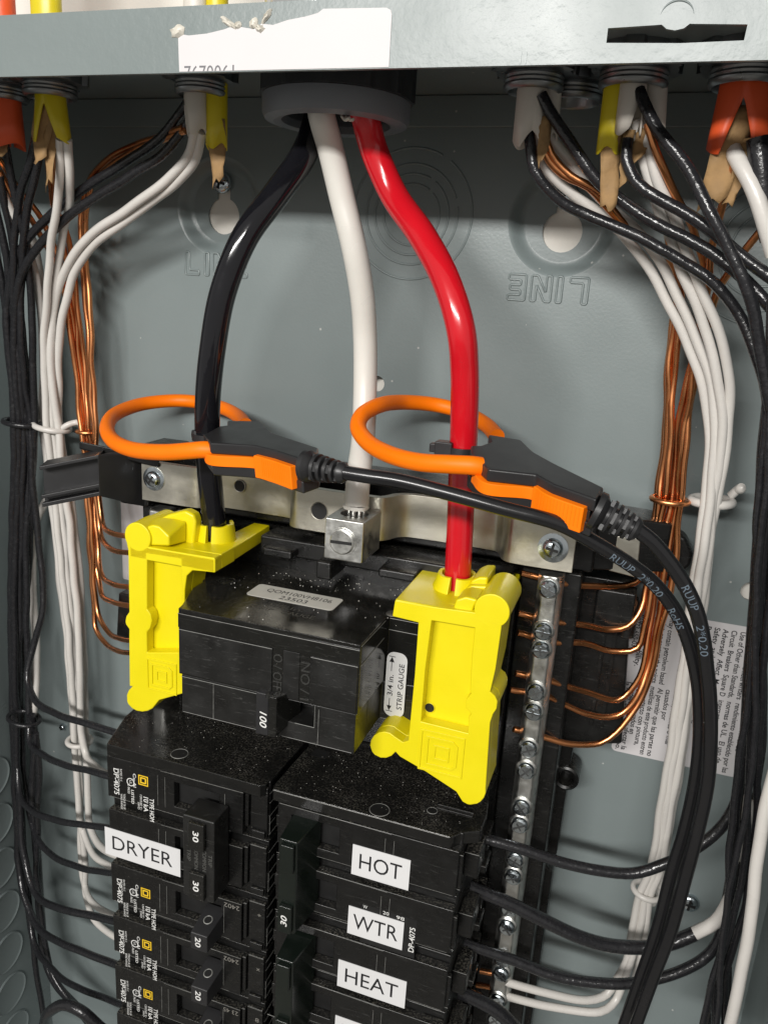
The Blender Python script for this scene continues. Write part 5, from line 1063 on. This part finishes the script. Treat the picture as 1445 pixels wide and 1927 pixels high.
# ------------------------------------------------------------------ current sensors
def sensor(label, coil, anchors, top, th, latch_ids, cone, cord, cord_r, texts, latch_pre=None):
    a, b, c = [P(*q) for q in anchors]
    r_ = root('current_sensor', label, 'current sensor', a, 'orange coil current sensors')
    ln = catmull([P(*p) for p in coil], 1.2)
    obj('coil', sweep(ln, 2.75, 20), ORANGE, r_, smooth=60, recalc=False)
    tp = [PP(x, y, a, b, c) for x, y in top]
    nrm = (b - a).cross(c - a).normalized()
    if nrm.z < 0: nrm = -nrm
    cen = sum(tp, Vector()) / len(tp)
    up = [p - nrm * 0.05 for p in tp]
    # housing: two shells with a groove for the latch
    shrink = lambda p, k: cen + (p - cen) * k
    obj('upper_shell', extr(tp, -nrm * (th * 0.40)), BLACK_SOFT, r_, bev=0.6)
    obj('middle_band', extr([shrink(p, 0.955) - nrm * (th * 0.405) for p in tp], -nrm * (th * 0.32)), BLACK_SOFT, r_, bev=0.2)
    obj('lower_shell', extr([p - nrm * (th * 0.73) for p in tp], -nrm * (th * 0.42)), BLACK_SOFT, r_, bev=0.6)
    # latch strip along the front edge
    fe = [PP(*latch_pre, a, b, c)] + [tp[i] for i in latch_ids]
    path = catmull(fe, 1.0)
    L = [0]
    for i in range(1, len(path)): L.append(L[-1] + (path[i] - path[i - 1]).length)
    tot = L[-1]; n = len(path)
    def ribbon(t0, t1, h0, h1, o0, o1, taper=None):
        V = []; idx = [i for i in range(n) if t0 <= L[i] / tot <= t1]; Fc = []
        for i in idx:
            t = (path[min(i + 1, n - 1)] - path[max(i - 1, 0)]).normalized(); o = t.cross(nrm).normalized()
            if (o.y > 0): o = -o
            tt = (L[i] / tot - t0) / (t1 - t0)
            ha, hb = h0 + (taper * tt if taper else 0), h1 - (taper * tt * 0 if taper else 0)
            p = path[i] - nrm * 0
            V += [p + o * o0 - nrm * ha, p + o * o1 - nrm * ha, p + o * o1 - nrm * hb, p + o * o0 - nrm * hb]
        m_ = len(idx)
        for i in range(m_ - 1):
            for k in range(4): Fc.append([4 * i + k, 4 * i + (k + 1) % 4, 4 * i + 4 + (k + 1) % 4, 4 * i + 4 + k])
        Fc += [[0, 1, 2, 3], [4 * m_ - 1, 4 * m_ - 2, 4 * m_ - 3, 4 * m_ - 4]]
        return V, Fc
    obj('latch', ribbon(0.0, 0.60, th * 0.40, th * 0.77, -2.0, 0.9), ORANGE2, r_, bev=0.2)
    gp = obj('latch_grip', ribbon(0.52, 0.95, th * 0.28, th * 1.04, -1.0, 1.9), ORANGE2, r_, bev=0.3)
    ribs = []
    for i in range(n):
        if 0.62 < L[i] / tot < 0.93:
            t = (path[min(i + 1, n - 1)] - path[max(i - 1, 0)]).normalized(); o = t.cross(nrm).normalized()
            if o.y > 0: o = -o
            ribs.append(sweep([path[i] + o * 1.92 - nrm * th * 0.32, path[i] + o * 1.92 - nrm * th * 0.89], 0.14, 5))
    if ribs: obj('grip_ribs', join(*ribs), ORANGE2, gp)
    # ribbed strain relief
    p0, p1 = P(*cone[0]), P(*cone[1]); ax = (p1 - p0); Lc = ax.length; ax.normalize()
    rA, rB = cone[2]
    prof = [(rA, 0), (rA, 1.5)]; nr = 5
    for k in range(nr):
        s0 = 3.2 + (Lc - 4.2) * k / nr; w_ = (Lc - 4.2) / nr; rr = rA + (rB - rA) * (s0 / Lc)
        prof += [(rr * 0.66, s0), (rr * 0.66, s0 + w_ * 0.42), (rr, s0 + w_ * 0.48), (rr * 0.97, s0 + w_ * 0.95)]
    prof += [(cord_r * 1.1, Lc)]
    obj('strain_relief', lathe(p0, ax, prof, 28), BLACK_SOFT, r_, smooth=35)
    sp = []
    for k in range(nr):
        s0 = 3.2 + (Lc - 4.2) * k / nr; w_ = (Lc - 4.2) / nr; rr = rA + (rB - rA) * (s0 / Lc)
        sp.append(bar2(p0 + ax * (s0 - .2), ax, 0.5 + (k % 2) * math.pi / 2, rr * 1.8, rr * 0.7, 0, w_ * 0.6))
    obj('relief_web', join(*sp), BLACK_SOFT, r_)
    cl_ = catmull([P(*p) for p in cord], 1.5)
    cd = obj('signal_cord', sweep(cl_, cord_r, 32), RUBBER, r_, smooth=60, recalc=False)
    LL = [0]
    for i in range(1, len(cl_)): LL.append(LL[-1] + (cl_[i] - cl_[i - 1]).length)
    def at(s):
        for i in range(1, len(LL)):
            if LL[i] >= s: break
        t = (s - LL[i - 1]) / max(1e-6, LL[i] - LL[i - 1]); return cl_[i - 1].lerp(cl_[i], t), (cl_[i] - cl_[i - 1]).normalized()
    gs = []
    for s, (px, py), w_, roll in texts:
        # nearest arc length to the given point of the cord
        best = min(range(len(cl_)), key=lambda i: (Vector(cl_[i]) - CAM).normalized().cross(ray(px, py).normalized()).length)
        V, Fc = text_geo(s, 0.0); x0 = min(v.x for v in V); x1 = max(v.x for v in V); k = w_ / (x1 - x0)
        bt = bmesh.new(); bv = [bt.verts.new(v) for v in V]
        for f in Fc:
            try: bt.faces.new([bv[i] for i in f])
            except ValueError: pass
        for q in range(1, 12): bmesh.ops.bisect_plane(bt, geom=bt.verts[:] + bt.edges[:] + bt.faces[:], plane_co=(0, q * 0.065, 0), plane_no=(0, 1, 0))
        bt.verts.index_update(); V = [v.co.copy() for v in bt.verts]; Fc = [[v.index for v in f.verts] for f in bt.faces]; bt.free()
        NV = []
        for v in V:
            c_, t = at(LL[best] + (v.x - x0) * k)
            u = (CAM - c_); u = (u - t * u.dot(t)).normalized(); w2 = u.cross(t).normalized()
            ph = roll + (v.y - 0.35) * 2.1 / 0.7 / cord_r
            NV.append(c_ + (u * math.cos(ph) + w2 * math.sin(ph)) * (cord_r + 0.06))
        gs.append((NV, Fc))
    if gs: obj('cord_print', join(*gs), INKB, cd, recalc=False)
    return r_
sl = sensor('orange coil current sensor around the black feeder cable',
    [(462, 800, 40), (448, 783, 26), (420, 768, 16), (375, 757, 10), (330, 754, 12), (270, 760, 22), (220, 778, 38), (202, 803, 54), (212, 828, 66), (250, 846, 77), (310, 851, 84), (360, 848, 87), (386, 846, 87), (402, 847, 86)],
    [(395, 833, 90), (430, 791, 60), (566, 863, 102)],
    [(383, 818), (412, 802), (428, 800), (428, 791), (488, 792), (513, 814), (540, 823), (599, 842), (597, 853), (566, 863), (516, 847), (478, 838), (395, 833)], 9.4, [12, 11, 10, 9],
    ((574, 876, 101), (652, 891, 104), (4.6, 2.7)),
    [(646, 889, 104), (690, 896, 104), (750, 905, 103), (850, 930, 102), (950, 958, 100), (1050, 985, 97), (1120, 1022, 94), (1193, 1068, 90), (1230, 1098, 87), (1268, 1146, 84), (1292, 1198, 82), (1308, 1258, 80), (1315, 1310, 78), (1316, 1386, 76), (1308, 1466, 74), (1288, 1560, 72), (1264, 1640, 72), (1236, 1750, 72), (1205, 1840, 72), (1168, 1945, 72)], 2.05,
    [('RUUP', (1142, 1042), 7.6, -0.45), ('2*0.20', (1196, 1082), 9.6, -0.45), ('RoHS', (1254, 1148), 7.4, -0.45)], latch_pre=(384, 822))
srr = sensor('orange coil current sensor around the red feeder cable',
    [(935, 822, 34), (915, 800, 24), (870, 775, 16), (820, 762, 16), (760, 757, 26), (710, 764, 44), (680, 783, 54), (674, 805, 60), (692, 832, 67), (735, 856, 77), (790, 870, 84), (850, 874, 87), (890, 876, 87), (905, 878, 86)],
    [(919, 883, 92), (921, 817, 62), (1122, 940, 100)],
    [(886, 838), (904, 838), (924, 831), (919, 817), (980, 827), (1004, 850), (1042, 871), (1136, 917), (1122, 940), (1042, 912), (1008, 893), (919, 883), (885, 852)], 9.6, [11, 10, 9, 8],
    ((1118, 958, 98), (1202, 1000, 98), (5.2, 3.0)),
    [(1194, 994, 98), (1225, 1018, 97), (1262, 1062, 95), (1290, 1105, 93), (1310, 1150, 91), (1322, 1200, 89), (1328, 1250, 87), (1334, 1306, 85), (1336, 1380, 84), (1331, 1470, 82), (1313, 1560, 80), (1292, 1640, 79), (1262, 1750, 79), (1228, 1840, 79), (1190, 1945, 79)], 2.05,
    [('RUUP', (1278, 1096), 8.0, -0.1), ('2*0.20', (1303, 1170), 10.0, -0.1)], latch_pre=(896, 862))
ct = root('cable_tie', 'small black cable tie clamped round the red feeder at the sensor', 'cable tie', P(866, 845, 60))
cc3 = P(868, 848, 60)
obj('tie_strap', lathe_closed(cc3, UP, [(4.6, -1.4), (5.3, -1.4), (5.3, 1.4), (4.6, 1.4)], 32), BLACK_SOFT, ct, smooth=30)
pc = P(833, 842, 62)
obj('tie_head', join(box(pc.x - 2.0, pc.x + 3.6, 60, 65, pc.z - 2.4, pc.z + 2.2), box(pc.x - 4.0, pc.x - 2, 61, 64, pc.z - 1.6, pc.z + 1.2)), BLACK_SOFT, ct, bev=0.3)
ct2 = root('cable_tie', 'small black cable tie on the black feeder at the sensor', 'cable tie', P(392, 822, 66))
obj('tie_strap', lathe_closed(P(391, 822, 66), UP, [(4.5, -1.2), (5.4, -1.2), (5.4, 1.2), (4.5, 1.2)], 32), BLACK_SOFT, ct2, smooth=30)
pc = P(371, 818, 68)
obj('tie_head', lathe(pc, UP, [(1.8, -1.6), (2.0, 0), (1.8, 1.6)], 16), BLACK_SOFT, ct2, bev=0.3)
print('objects', len(bpy.data.objects))
